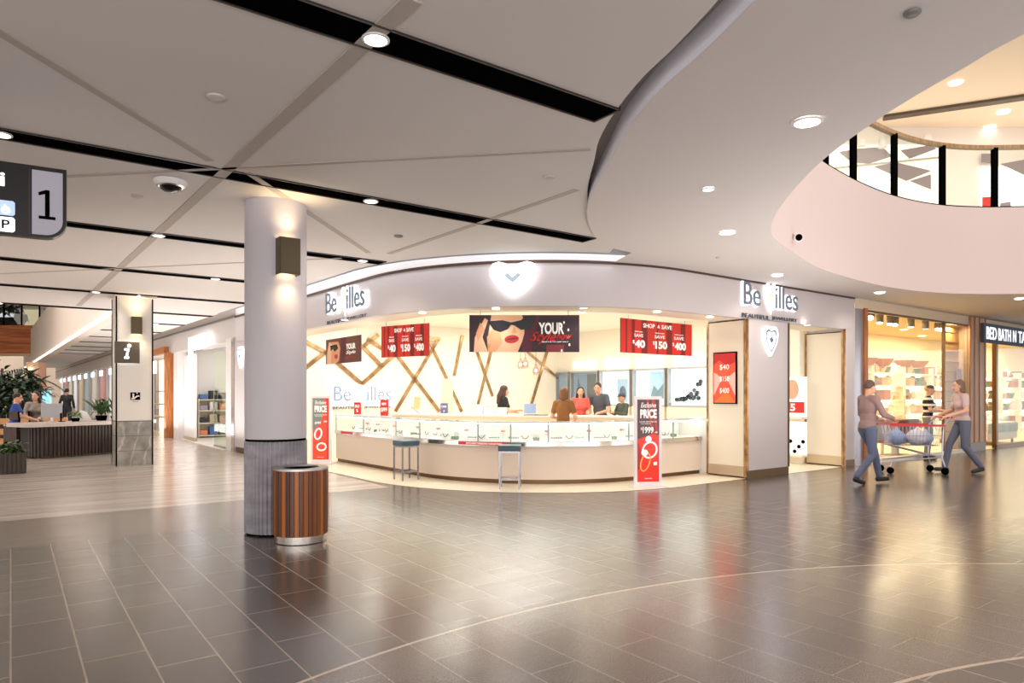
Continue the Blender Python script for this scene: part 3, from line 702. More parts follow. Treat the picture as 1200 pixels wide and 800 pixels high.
def portrait(t, w, h, big):
    plate('print', rect(-w/2, w/2, -h/2, h/2), -.009, mat('print dark', rgb(52, 26, 36), .5) if big else mat('print brown', rgb(106, 62, 50), .5), t)
    S = lambda P: [(max(-w/2, min(w/2, x*w)), max(-h/2, min(h/2, z*h))) for x, z in P]
    if big:
        plate('print_tint', S([(0, .5), (.14, .5), (.1, 0), (.06, -.5), (-.02, -.5)]), -.0105, M_PLUM, t)
        plate('face', S([(-.3, .5), (-.02, .5), (.0, .3), (.0, 0), (-.02, -.22), (-.06, -.5), (-.3, -.5), (-.33, -.1)]), -.012, SKIN2, t)
        plate('cheek_shade', S([(-.3, .1), (-.22, .02), (-.2, -.25), (-.26, -.5), (-.33, -.5), (-.34, -.1)]), -.0135, SKIN1, t)
        plate('hand', S([(-.36, .42), (-.33, .36), (-.36, .1), (-.38, -.1), (-.33, -.5), (-.46, -.5), (-.45, -.1), (-.4, .2)]), -.015, SKIN2, t)
        plate('finger', S([(-.4, .3), (-.36, .1), (-.42, -.2), (-.44, 0)]), -.0165, SKIN1, t)
        plate('sunglasses', S([(-.33, .33), (-.2, .36), (-.12, .3), (-.03, .36), (.0, .45), (.05, .5), (.1, .5), (.09, .3), (.03, .12), (-.03, .1), (-.09, .22), (-.12, .24), (-.15, .12), (-.22, .04), (-.28, .1)]), -.0175, mat('print black', rgb(22, 20, 28), .25), t)
        lips = oval(-.115*w, -.15*h, .065*w, .11*h, 18, .12); plate('lips', lips, -.016, mat('lip red', rgb(190, 40, 44), .35), t)
        plate('lip_gap', oval(-.11*w, -.14*h, .05*w, .018*h, 14, .15), -.0185, mat('lip dark', rgb(110, 20, 24), .5), t)
        plate('nose_shade', S([(-.09, .2), (-.07, .02), (-.1, -.0), (-.12, .02)]), -.0145, SKIN1, t)
        plate('earring', oval(-.32*w, -.33*h, .012*w, .06*h, 12), -.0185, mat('gold print', rgb(206, 150, 80), .4), t)
        text('heading', 'YOUR', w*.23, h*.32, .245*w, .14*h, -.014, M_TXT, t, .035)
        text('script', 'Style', w*.24, h*.34, .17*w, -.12*h, -.018, M_RED, t, .015, .004, .5)
        text('script', 'now', w*.14, h*.14, .36*w, -.1*h, -.018, M_RED, t, .015, .004, .4)
        text('small_print', 'MADE FOR YOU. JUST FOR IT', w*.24, h*.045, .28*w, -.23*h, -.019, M_TXT, t, .02)
        plate('print_tint', S([(.2, -.3), (.36, -.3), (.36, -.5), (.2, -.5)]), -.011, mat('maroon', rgb(130, 40, 50), .5), t)
        mb = MB()
        for x, z in ((.36, .3), (.4, .1), (.4, -.1), (.41, -.3), (.34, -.46)): mb.face_prism(oval(x*w, z*h, .008*w, .04*h, 8), -.014, -.012)
        obj('sparkle', mb, M_TXT, t)
    else:
        plate('face', S([(-.4, .38), (-.12, .36), (-.06, .1), (-.1, -.4), (-.2, -.5), (-.46, -.5), (-.46, -.1)]), -.012, SKIN1, t)
        plate('cheek_shade', S([(-.4, .38), (-.3, .3), (-.34, -.5), (-.46, -.5), (-.46, -.1)]), -.0135, SKIN2, t)
        plate('sunglasses', S([(-.36, .24), (-.16, .26), (-.12, .1), (-.22, -.02), (-.28, .1), (-.34, .02)]), -.015, mat('print black', rgb(22, 20, 28), .25), t)
        plate('lips', oval(-.18*w, -.22*h, .05*w, .09*h, 14), -.015, mat('lip red', rgb(190, 40, 44), .35), t)
        plate('print_tint', S([(-.04, .5), (.1, .5), (.06, -.5), (-.06, -.5)]), -.0105, M_PLUM, t)
        text('heading', 'YOUR', w*.26, h*.22, .24*w, .12*h, -.014, M_TXT, t, .035)
        text('script', 'Style', w*.26, h*.16, .24*w, -.12*h, -.014, M_TXT, t, .01, .004, .4)
        text('small_print', 'MADE FOR YOU', w*.26, h*.05, .24*w, -.3*h, -.014, M_RED, t, .02)
ZB, ZT = 2.06, 2.57
t, w_, h_ = poster('small brown poster of a face in sunglasses hung nearest the round column', (-3.86, 14.2, 0), (-2.85, 12.9, 0), 2.02, 2.53); portrait(t, w_, h_, False)
t, w_, h_ = poster('red curtain poster of three savings hung between the two sunglasses posters', (-2.27, 11.9, 0), (-1.37, 11.3, 0), 2.04, 2.58); savings(t, w_, h_)
t, w_, h_ = poster('wide dark poster of a woman in sunglasses with red lips, hung in the middle', (-.64, 10.25, 0), (1.01, 10.25, 0), 2.035, 2.59); portrait(t, w_, h_, True)
t, w_, h_ = poster('bright red poster of three savings hung beside the pillar', (1.70, 10.7, 0), (3.1, 11.8, 0), 2.06, 2.6); savings(t, w_, h_)

# ---------------------------------------------------------------- lattice of mirrored strips on the back wall
t = thing('mirror_lattice', 'crossed gold mirror strips fixed on the cream back wall of the jewellery shop', 'wall decoration', W(8.7, 15.06, 0), A)
def on_lat(px, py):
    a = (px-600)/F; Y = 15.06/(CA-SA*a); return (Y*(CA*a+SA)-8.7, z_at(py, 0, Y))
for a, b, wd in [((340, 391), (381, 412.5), .09), ((350, 437), (381, 412.5), .09), ((381, 412.5), (424, 450), .09), ((424, 450), (470, 408), .09), ((425, 406), (446, 428), .09), ((425, 406), (443, 392), .09),
              ((430, 397), (452, 411), .09), ((460, 410), (515, 482), .08), ((513, 398), (463, 482), .08), ((502, 397), (515, 397.5), .08), ((503, 400), (541, 482), .07), ((541.5, 393), (532, 440), .07),
              ((556, 404), (577, 464), .07), ((577, 404), (559, 477), .07), ((613, 408), (653.5, 443), .07), ((643, 404), (622, 475), .08)]:
    (x0, z0), (x1, z1) = on_lat(*a), on_lat(*b); d = Vector((x1-x0, z1-z0)).normalized(); nx, nz = -d.y*wd/2, d.x*wd/2
    mb = MB(); mb.face_prism([(x0-nx, z0-nz), (x1-nx, z1-nz), (x1+nx, z1+nz), (x0+nx, z0+nz)], -.03, 0); obj('mirror_strip', mb, M_GOLD, t)
# glowing name panel on the back wall
x0, _ = on_lat(388, 460); x1, _ = on_lat(458, 460); Yp = W(8.7+(x0+x1)/2, 15.05).y
zc = z_at(461, 0, Yp)
t = name_sign('pale glowing shop name on the lattice wall above the small red counter signs', W(8.7+(x0+x1)/2, 15.03, zc), A, x1-x0, None, True, False)
mb = MB(); mb.box(-(x1-x0)*.56, (x1-x0)*.56, .0, .02, -.3, .16); obj('light_panel', mb, mat('panel glow', (1, 1, 1), .6, 0, .35, (1, .99, .96)), t)

# ---------------------------------------------------------------- pendant lamps
for px, py, lab in [(610, 426, 'first clear glass pendant, the one nearest the lattice'), (615.5, 425, 'second clear glass pendant, close beside the first'), (628, 433, 'third clear glass pendant, hanging lowest and alone')]:
    p = atY(px, py, 15.4)
    t = thing('pendant_lamp', lab, 'pendant lamp', p, 0, 'clear glass pendants in the jewellery shop')
    mb = MB(); mb.tube([(0, 0, .1), (0, 0, 3.12-p.z)], .006, 6); obj('cord', mb, M_STEEL, t)
    mb = MB(); mb.lathe([(.02, .12), (.03, .08), (.06, .03), (.072, -.04), (.06, -.1), (.04, -.12)], 18); obj('glass_shade', mb, glass('pendant glass', (.86, .74, .68), .1), t, smooth=60)
    mb = MB(); mb.ball((0, 0, -.02), .028, 12); obj('bulb', mb, M_LAMP, t)

# ---------------------------------------------------------------- display windows along the far wall
def vu(px): return v_on(px, 12.76)
def niche(label, px0, px1, kind):
    v0, v1 = vu(px0), vu(px1); wd = v0-v1; vm = (v0+v1)/2; zb, zt = 1.14, 2.0
    t = thing('display_window', label, 'display window', W(12.755, vm, 0), RL)
    c = {'grey': rgb(150, 164, 186), 'blue': rgb(214, 228, 244), 'white': rgb(240, 246, 252)}[kind]
    mb = MB(); mb.box(-wd/2+.03, wd/2-.03, -.02, 0, zb, zt); obj('back_panel', mb, mat('window '+kind, c, .5, 0, .55 if kind != 'grey' else .15, c), t)
    mb = MB()
    for x in (-wd/2, wd/2-.035): mb.box(x, x+.035, -.12, 0, zb-.03, zt+.03)
    mb.box(-wd/2, wd/2, -.12, 0, zt, zt+.035); mb.box(-wd/2, wd/2, -.12, 0, zb-.035, zb); obj('frame', mb, mat('window steel', rgb(188, 190, 196), .3, .7), t)
    mb = MB(); mb.box(-wd/2+.03, wd/2-.03, -.115, -.11, zb, zt); obj('pane', mb, M_GLASS, t)
    mb = MB(); mb.box(-wd/2, wd/2, -.14, 0, 0, zb-.04); obj('base_cupboard', mb, M_CREAM, t)
    return t, wd, zb, zt
t, wd, zb, zt = niche('narrow grey display window nearest the corner of the shop', 655, 669, 'grey')
t, wd, zb, zt = niche('grey display window behind the woman in red', 672, 704, 'grey')
plate('photograph', rect(-wd*.38, .02, 1.2, 1.95), -.022, mat('photo slate', rgb(132, 148, 176), .4, 0, .15, rgb(140, 156, 184)), t); plate('photograph', rect(.04, wd*.4, 1.2, 1.95), -.022, mat('photo dark', rgb(112, 116, 124), .4), t)
plate('figure', [(-wd*.3, 1.9), (-wd*.2, 1.6), (-wd*.06, 1.2), (-wd*.3, 1.2)], -.025, mat('photo blue', rgb(92, 110, 150), .4), t)
t, wd, zb, zt = niche('white display window behind the man in charcoal', 706, 742, 'white')
plate('photograph', rect(.02, wd*.36, 1.2, 1.8), -.022, mat('photo pale blue', rgb(170, 190, 216), .4, 0, .3, rgb(176, 196, 220)), t)
plate('figure', oval(wd*.2, 1.42, .12, .2), -.025, mat('photo navy', rgb(110, 130, 168), .4), t)
t, wd, zb, zt = niche('pale blue display window above the larger price stand', 745, 783, 'blue')
plate('photograph', rect(-.02, wd*.42, 1.3, 1.95), -.022, mat('photo sky', rgb(176, 206, 232), .4, 0, .35, rgb(176, 206, 232)), t)
plate('figure', [(-.02, 1.3), (.1, 1.62), (.24, 1.5), (wd*.42, 1.7), (wd*.42, 1.3)], -.025, mat('photo shade', rgb(140, 168, 196), .4), t)
t, wd, zb, zt = niche('white display window full of dark watches beside the pillar', 786, 834, 'white')
mb = MB(); mb.box(-wd/2+.04, wd/2-.04, -.11, -.02, 1.2, 1.225); obj('shelf', mb, M_WHITE, t)
rw = random.Random(3)
for k in range(26):
    tx = rw.random(); x = -wd*.3 + wd*.62*tx; z = 1.26 + .5*tx**2.2*rw.random() + .02
    mb = MB(); T = Matrix.Translation((x, -.075, z)) @ Matrix.Rotation(rw.uniform(-.5, .5), 4, 'Y') @ Matrix.Rotation(PI/2, 4, 'X')
    mb.lathe([(.045, -.018), (.052, 0), (.045, .018), (.036, .018), (.036, -.018), (.045, -.018)], 12, M=T)
    tag(obj('watch', mb, [M_BLACK, mat('watch steel', rgb(110, 116, 124), .3, .6), mat('watch navy', rgb(40, 50, 70), .4)][k % 3], loc=W(12.755, (vu(786)+vu(834))/2, 0), rz=RL), 'dark wristwatch standing in the white display window by the pillar', 'watch', 'watches in the window by the pillar')
def lightbox(label, px0, px1, py0, py1, word=None):
    v0, v1 = vu(px0), vu(px1); wd = v0-v1; vm = (v0+v1)/2; Y = W(12.7, vm).y; z0, z1 = z_at(py1, 0, Y), z_at(py0, 0, Y)
    t = thing('light_box', label, 'lit sign', W(12.755, vm, (z0+z1)/2), RL, 'white light boxes over the display windows')
    mb = MB(); mb.box(-wd/2, wd/2, -.05, 0, (z0-z1)/2, (z1-z0)/2); obj('glow_face', mb, mat('box glow', (1, 1, 1), .5, 0, 1.25, (.99, .99, 1)), t)
    if word: text('lettering', word, wd*.72, .11, 0, 0, -.052, mat('faint letter', rgb(196, 204, 216), .5, 0, .4, rgb(200, 206, 216)), t)
lightbox('blank white light box above the grey display window', 673, 699, 424, 431)
lightbox('blank white light box above the window behind the man in charcoal', 709, 735, 421, 431)
lightbox('blank white light box above the pale blue display window', 747, 776, 420, 430)
lightbox('white light box with pale watch maker lettering beside the pillar', 790, 822, 417, 428, 'CASIO')
# cabinets seen through the second opening
for px0, px1, z0, z1, lab, kind in [(922, 945, .95, 1.75, 'lit cabinet seen through the second opening, topped by a pale portrait', 0), (922, 945, .2, .85, 'low lit cabinet of watches seen through the second opening', 1)]:
    vm = 7.72; t = thing('glass_cabinet', lab, 'display cabinet', W(12.755, 7.86, z0), RL)
    mb = MB(); mb.box(-.4, .4, -.03, 0, 0, z1-z0); obj('back_panel', mb, mat('cab white', rgb(246, 246, 246), .5, 0, .35, rgb(250, 248, 244)), t)
    mb = MB(); mb.box(-.4, .4, -.18, 0, -.04, 0); obj('shelf', mb, M_CREAM, t)
    if kind == 0:
        plate('portrait', oval(.1, .55, .14, .2), -.032, mat('portrait skin', rgb(222, 178, 150), .5), t); plate('red_card', rect(-.3, .36, .08, .3), -.032, M_RED, t)
        text('price', '55', .24, .15, .05, .19, -.036, M_TXT, t, .03)
    else:
        for k in range(9):
            mb = MB(); mb.lathe([(.03, -.02), (.04, 0), (.03, .02)], 10, M=Matrix.Translation((-.36+.09*k, -.08, .06+.1*((k*7) % 3))) @ Matrix.Rotation(PI/2, 4, 'X')); obj('watch', mb, M_BLACK, t)

# ---------------------------------------------------------------- curved display counter
OFFC = -.92
def cp(d, v0=13.7, u1=9.84): return rounded_path(OFFC+d, v0, u1, 30)
t = thing('display_counter', 'long curved jewellery counter with glass cases and chrome band on a cream front', 'display counter', (0, 0, 0), A)
mb = MB(); mb.strip(cp(-.04), 0, .07, .45); obj('plinth', mb, M_BRONZE, t, smooth=30)
mb = MB(); mb.strip(cp(0), .07, .59, .05); obj('front_panel', mb, mat('counter cream', rgb(228, 212, 196), .35), t, smooth=30)
mb = MB(); mb.strip(cp(.03), .59, .655, .08); obj('chrome_band', mb, M_CHROME, t, smooth=30)
mb = MB(); mb.strip(cp(-.03), .62, .66, .5); obj('deck', mb, mat('deck white', rgb(250, 246, 238), .5), t, smooth=30)
mb = MB(); mb.strip(cp(.02), .66, .955, .006); obj('front_glass', mb, M_GLASS, t, smooth=30)
mb = MB(); mb.strip(cp(.02), .955, .965, .54); obj('glass_top', mb, glass('counter glass', (.96, .97, .96), .1), t, smooth=30)
mb = MB(); mb.strip(cp(.022), .95, .97, .014); obj('top_edge', mb, mat('glass edge', rgb(206, 220, 214), .2), t, smooth=30)
mb = MB(); mb.strip(cp(-.50), 0, .96, .03); obj('rear_panel', mb, mat('rear white', rgb(252, 250, 244), .5), t, smooth=30)
mb = MB(); mb.strip(cp(-.02), .935, .95, .02); obj('light_strip', mb, mat('case light', (1, 1, 1), .5, 0, 9, (1, .97, .9)), t, smooth=30)
mb = MB(); mb.box(9.84, 9.9, 7.62, 8.4, 0, 1.0); obj('end_post', mb, M_WHITE, t)
def strip_part(name, px0, px1, d, z0, z1, m, th=.004):
    P = resample(rounded_path(OFFC+d, 13.7, 9.84, 90)); Q = [p for p in P if px0 <= 600+F*W(*p).x/W(*p).y <= px1]
    mb = MB(); mb.strip(Q, z0, z1, th); return obj(name, mb, m, t, smooth=30)
strip_part('promotion_strip', 536, 599, .036, .598, .65, M_RED)
strip_part('promotion_strip', 399, 413, .036, .598, .65, M_RED)
P = resample(rounded_path(OFFC+.02, 13.7, 9.84, 200), .02)
for px in (394, 426, 464, 492, 560, 598, 643, 690, 737, 789):
    c = min(P, key=lambda p: abs(600+F*W(*p).x/W(*p).y-px))
    mb = MB(); mb.box(c[0]-.008, c[0]+.008, c[1]-.008, c[1]+.008, .655, .965); obj('glass_post', mb, mat('case post', rgb(150, 160, 156), .3, .5), t)
q, hd = on_arc(567, OFFC+.04)
tt = text('promotion_text', 'EXCLUSIVE DIAMOND COLLECTION', .62, .026, 0, 0, 0, M_TXT, t, .02)
qu = UV(q.x, q.y); tt.location = (qu[0], qu[1], .624); tt.rotation_euler.z = hd-A
# jewellery on the deck of the cases
def tray(kind, loc, rz, label):
    t = thing('jewellery_display', label, 'jewellery display', loc, rz, 'jewellery displays inside the curved glass counter')
    vel = mat('velvet white', rgb(250, 246, 242), .8); jewel = [M_GOLD, mat('rose velvet', rgb(214, 150, 146), .7), mat('silver bit', rgb(170, 170, 172), .2, .9), mat('green box', rgb(120, 140, 118), .6)]
    mb = MB()
    if kind == 0:
        mb.face_prism([(-.1, 0), (.1, 0), (.08, .1), (-.08, .1)], -.06, .06); obj('bust', mb, vel, t)
        mb = MB(); mb.tube([(-.06, -.065, .09), (-.03, -.07, .05), (0, -.07, .035), (.03, -.07, .05), (.06, -.065, .09)], .006, 6); obj('necklace', mb, jewel[0], t)
    elif kind == 1:
        mb.box(-.12, .12, -.07, .07, 0, .03); obj('tray', mb, vel, t)
        mb = MB()
        for k in range(6): mb.lathe([(.012, -.004), (.018, 0), (.012, .004)], 10, M=Matrix.Translation((-.09+.036*k, 0, .045)) @ Matrix.Rotation(PI/2, 4, 'X'))
        obj('ring_row', mb, jewel[2], t)
    elif kind == 2:
        mb.lathe([(.05, 0), (.045, .02), (.02, .03), (.018, .1), (.06, .115), (.06, .13), (.0001, .14)], 16); obj('stand', mb, vel, t, smooth=40)
        mb = MB(); mb.lathe([(.03, .14), (.04, .155), (.03, .17)], 14); obj('bracelet', mb, jewel[1], t)
    else:
        mb.box(-.05, .05, -.04, .04, 0, .05); obj('box', mb, jewel[3], t)
        mb = MB(); M_ = Matrix.Translation((0, .04, .05)) @ Matrix.Rotation(-1.2, 4, 'X'); mb.box(-.05, .05, -.08, 0, 0, .015, M_); obj('lid', mb, vel, t)
    return t
protos = {}
P = rounded_path(OFFC-.25, 13.5, 9.6, 300)
Ltot = [0]
for a, b in zip(P, P[1:]): Ltot.append(Ltot[-1]+math.hypot(b[0]-a[0], b[1]-a[1]))
names_ = {0: 'white velvet bust with a gold necklace inside the glass counter', 1: 'white ring tray inside the glass counter', 2: 'white stand with a rose bracelet inside the glass counter', 3: 'open green ring box inside the glass counter'}
rj = random.Random(11); s = .3; k = 0
while s < Ltot[-1]-.2:
    i = max(j for j in range(len(Ltot)) if Ltot[j] <= s); i = min(i, len(P)-2)
    d = Vector((P[i+1][0]-P[i][0], P[i+1][1]-P[i][1])).normalized(); fr_ = (s-Ltot[i])
    c = Vector(P[i])+d*fr_ + Vector((-d.y, d.x))*rj.uniform(-.1, .06); kind = [0, 1, 2, 1, 0, 3, 2, 1][k % 8]; hd = math.atan2(d.y, d.x)+A
    loc = W(c.x, c.y, .661)
    if kind not in protos: protos[kind] = tray(kind, loc, hd, names_[kind])
    else: dup(protos[kind], loc, hd)
    s += .17; k += 1

# ---------------------------------------------------------------- back bench, its things
BP = [(-2.5, 14.2), (-1.5, 13.75), (-.2, 13.3), (1.2, 12.75), (2.55, 12.25)]
t = thing('service_bench', 'cream service bench behind the curved counter, with a pale top', 'bench', (0, 0, 0))
mb = MB(); mb.strip(BP, 0, .97, .42); obj('cabinet', mb, mat('bench cream', rgb(240, 224, 198), .5), t)
mb = MB(); mb.strip(offset_line(BP, -.03), .97, 1.0, .48); obj('bench_top', mb, M_WHITE, t)
def bench_at(px, back=.2):
    a = (px-600)/F
    for i in range(len(BP)-1):
        p, q = Vector(BP[i]), Vector(BP[i+1]); f0, f1 = p.x-a*p.y, q.x-a*q.y
        if f0*f1 <= 0:
            r = p.lerp(q, f0/(f0-f1)); d = (q-p).normalized(); return Vector((a*(r.y+back), r.y+back, 1.0)), math.atan2(d.y, d.x)
    r, h = on_arc(px, OFFC-.4, 15.5); return Vector((r.x, r.y, .966)), h
def card(name, label, px, w, h, m, words_=None, cat='sign', group=None, hh=1.0, tm=None):
    p, hd = bench_at(px); t = thing(name, label, cat, p, hd*.5, group)
    mb = MB(); mb.box(-w/2, w/2, -.01, .01, .015, h); obj('card', mb, m, t)
    mb = MB(); mb.box(-w/2, w/2, -.05, .05, 0, .015); obj('foot', mb, M_GLASS if 0 else M_WHITE, t)
    for i, (s, z, tw, th) in enumerate(words_ or []): text('lettering', s, w*tw, th, 0, h*z, -.012, tm or M_TXT, t, .02)
    return t
card('counter_sign', 'small red sign on the bench under the glowing name', 419, .17, .27, M_RED, [('SALE', .7, .7, .06), ('%', .35, .3, .07)])
card('counter_sign', 'taller red price sign on the bench under the end of the glowing name', 450.5, .18, .33, M_RED, [('NOW', .75, .6, .05), ('$99', .4, .8, .09)])
card('counter_sign', 'small slate blue sign standing on the bench beside the cream slab', 520.5, .15, .22, mat('slate sign', rgb(104, 104, 150), .5), [('CARE', .7, .7, .04), ('7', .25, .2, .05)])
p, hd = bench_at(524, .35); t = thing('display_slab', 'tall cream upright slab standing behind the slate blue sign', 'display stand', p, .1)
mb = MB(); mb.box(-.12, .12, -.03, .03, .02, .72); obj('slab', mb, mat('slab cream', rgb(232, 222, 190), .5), t); mb = MB(); mb.box(-.13, .13, -.06, .06, 0, .02); obj('foot', mb, M_CREAM, t)
p, hd = bench_at(488); t = thing('easel_card', 'orange photo card leaning on a stand before the lattice', 'card', p, .25)
mb = MB(); mb.face_prism([(-.07, .1), (.07, .08), (.09, .34), (-.04, .36)], -.01, .01); obj('photo', mb, mat('card orange', rgb(240, 196, 142), .5), t); mb = MB(); mb.face_prism([(-.12, .14), (-.1, .15), (.08, .0), (.05, .0)], .012, .03); obj('stay', mb, M_STEEL, t)
p, hd = bench_at(621); t = thing('tablet_stand', 'pale blue square screen back standing on the bench', 'tablet', p, .0)
mb = MB(); mb.box(-.115, .115, -.012, .012, .03, .22); obj('screen', mb, mat('tablet blue', rgb(160, 182, 220), .4), t, bevel=.006); mb = MB(); mb.box(-.06, .06, -.05, .05, 0, .03); obj('foot', mb, M_WHITE, t)
p, hd = bench_at(588, .1); t = thing('paper_box', 'small white carton on the bench in front of the long-haired seller', 'box', p, 0)
mb = MB(); mb.box(-.1, .1, -.06, .06, 0, .13); obj('carton', mb, M_WHITE, t); mb = MB(); mb.box(-.105, .105, -.065, .065, .13, .145); obj('lid', mb, M_CREAM, t)
for px, lab in ((622, 'dark keyboard tray in front of the pale blue screen'), (634, 'dark pen and pad lying beside the pale blue screen')):
    p, hd = bench_at(px, .05); mb = MB(); mb.box(-.14, .14, -.05, .05, 0, .015); tag(obj('bench_pad', mb, mat('pad dark', rgb(96, 92, 88), .5), loc=p, rz=0), lab, 'pad')
for px, lab in ((563, 'pale blue gift bag standing on the bench beside the long-haired seller'), (572, 'small white gift bag on the bench close to the seller')):
    p, hd = bench_at(px, .3); t = thing('gift_bag', lab, 'bag', p, .2)
    mb = MB(); mb.box(-.09, .09, -.04, .04, 0, .2 if px == 563 else .12); obj('bag', mb, mat('bag blue', rgb(206, 214, 236), .6) if px == 563 else M_WHITE, t)
    mb = MB(); z0 = .2 if px == 563 else .12; mb.tube([(-.04, 0, z0), (-.02, 0, z0+.06), (.02, 0, z0+.06), (.04, 0, z0)], .004, 6); obj('handle', mb, M_STEEL, t)

# ---------------------------------------------------------------- price stands
def price_stand(label, loc, rz, two):
    w, h = .43, 1.37
    t = thing('price_stand', label, 'advertising stand', loc, rz)
    mb = MB(); mb.box(-.27, .27, -.15, .15, 0, .02); obj('foot', mb, M_WHITE, t, bevel=.006)
    mb = MB(); mb.box(-w/2, w/2, -.025, .025, .02, h); obj('frame', mb, mat('stand white', rgb(244, 242, 242), .4), t, bevel=.006)
    k = .25 if not two else .12
    em = lambda n, c: mat(n, c, .35, 0, k, c)
    plate('print', rect(-.17, .17, .08, h-.05), -.027, em('stand red %d' % two, rgb(226, 40, 20) if not two else rgb(238, 76, 44)), t)
    if not two:
        plate('print_shade', [(-.17, h-.05), (.17, h-.05), (.17, .78), (.06, .8), (-.17, .72)], -.029, em('stand dark', rgb(74, 44, 44)), t)
        plate('curtain_fold', [(-.03, h-.05), (.0, h-.05), (.1, .8), (.05, .8)], -.031, em('stand fold', rgb(172, 40, 34)), t); plate('curtain_fold', [(.05, h-.05), (.1, h-.05), (.15, .8), (.12, .8)], -.031, em('stand fold', rgb(172, 40, 34)), t)
        plate('print_shade', [(-.17, .72), (-.1, .5), (-.12, .3), (-.17, .25)], -.029, em('stand deep', rgb(170, 20, 16)), t)
    else:
        plate('print_shade', [(-.17, h-.05), (.08, h-.05), (.04, .95), (-.02, .8), (-.17, .66)], -.029, em('stand grey', rgb(132, 136, 128)), t)
        plate('curtain_fold', [(.12, h-.05), (.17, h-.05), (.17, .1), (.13, .1)], -.031, em('stand fold2', rgb(206, 60, 50)), t)
    text('script', 'Exclusive', .24, .075, 0, 1.235, -.033, M_TXT, t, .012, .003, .35)
    text('heading', 'PRICE', .26, .14, 0, 1.105, -.033, M_TXT, t, .05, .003)
    text('small_print', 'EXCLUSIVE OFFER IN STORE NOW', .27, .018, 0, .985, -.033, M_TXT, t, .01, .002); text('small_print', 'WHILE STOCKS LAST', .16, .016, -.04, .955, -.033, M_TXT, t, .01, .002)
    white = em('ring white', rgb(246, 240, 232)); gold = em('ring gold', rgb(240, 170, 80))
    if not two:
        text('price', '1999', .17, .1, -.005, .86, -.033, M_TXT, t, .035, .003); text('currency', '$', .022, .05, -.11, .88, -.033, M_TXT, t, 0, .003); text('price_cents', '.00', .045, .025, .12, .825, -.033, M_TXT, t, .03, .003)
        rring(.02, .56, .12, .135, .028, -.034, white, t, 'ring', -.5); plate('stone', oval(.0, .72, .05, .055, 10), -.036, white, t)
        rring(-.05, .38, .075, .15, .02, -.037, gold, t, 'ring', -.3); plate('stone', oval(-.06, .52, .055, .05, 9), -.039, white, t)
        plate('flash', rect(.08, .135, .33, .38), -.034, white, t)
        text('small_print', 'SHOP NOW', .11, .016, 0, .13, -.033, M_TXT, t, .01, .002)
    else:
        text('price', '$999', .13, .06, -.06, .82, -.033, M_TXT, t, .03, .003); text('price', '$89', .07, .035, .1, .85, -.033, M_TXT, t, .03, .003)
        rring(-.05, .6, .085, .125, .035, -.034, white, t, 'ring', -.25); rring(.02, .34, .11, .09, .035, -.034, white, t, 'ring', .1)
        plate('stone', oval(-.03, .6, .025, .05, 8), -.035, em('stone red', rgb(216, 60, 60)), t)
        text('small_print', 'SHOP NOW', .14, .016, 0, .13, -.033, M_TXT, t, .01, .002)
    return t
p = at(759, 570.5, 0); price_stand('red price stand with two large rings in front of the pillar end of the counter', (p.x, p.y, .003), math.radians(8), 0)
p = at(376.5, 543, 0); price_stand('red and grey price stand with two white rings behind the wooden bin', (p.x, p.y, .003), math.radians(-8), 1)

# ---------------------------------------------------------------- stools
def stool(label, loc, rz):
    t = thing('bar_stool', label, 'stool', loc, rz, 'square bar stools at the jewellery counter'); s = .165
    mb = MB(); mb.box(-s, s, -s, s, .56, .645); obj('seat', mb, mat('teal vinyl', rgb(58, 84, 94), .4), t, bevel=.014)
    mb = MB(); mb.box(-s+.01, s-.01, -s+.01, s-.01, .535, .56); obj('seat_frame', mb, M_STEEL, t)
    for a in (-1, 1):
        for b in (-1, 1):
            mb = MB(); mb.box(a*(s-.022)-.011, a*(s-.022)+.011, b*(s-.022)-.011, b*(s-.022)+.011, 0, .55); obj('leg', mb, M_STEEL, t)
    for a in (-1, 1):
        mb = MB(); mb.box(-s+.02, s-.02, a*(s-.022)-.008, a*(s-.022)+.008, .13, .15); obj('foot_rail', mb, M_STEEL, t)
        mb = MB(); mb.box(a*(s-.022)-.008, a*(s-.022)+.008, -s+.02, s-.02, .13, .15); obj('foot_rail', mb, M_STEEL, t)
    return t
s0 = stool('square teal stool standing cornerwise at the counter, the one beside the wooden bin', (at(479, 560.5, 0).x-.02, 11.22, .003), math.radians(38))
dup(s0, (-.03, 10.2, .003), math.radians(-4), 'square teal stool standing flat on to the counter under the sunglasses poster')
# light in the shop 
for u, v, sx, sy, pw in ((7.2, 10.2, 2.4, 2.4, 52), (9.6, 12.6, 3, 3, 60), (10.8, 9.2, 2.2, 2.2, 36), (6.2, 13.2, 1.6, 2.4, 30)):
    area(W(u, v, 3.06), sx, sy, pw, (1, .965, .9), (0, 0, A))
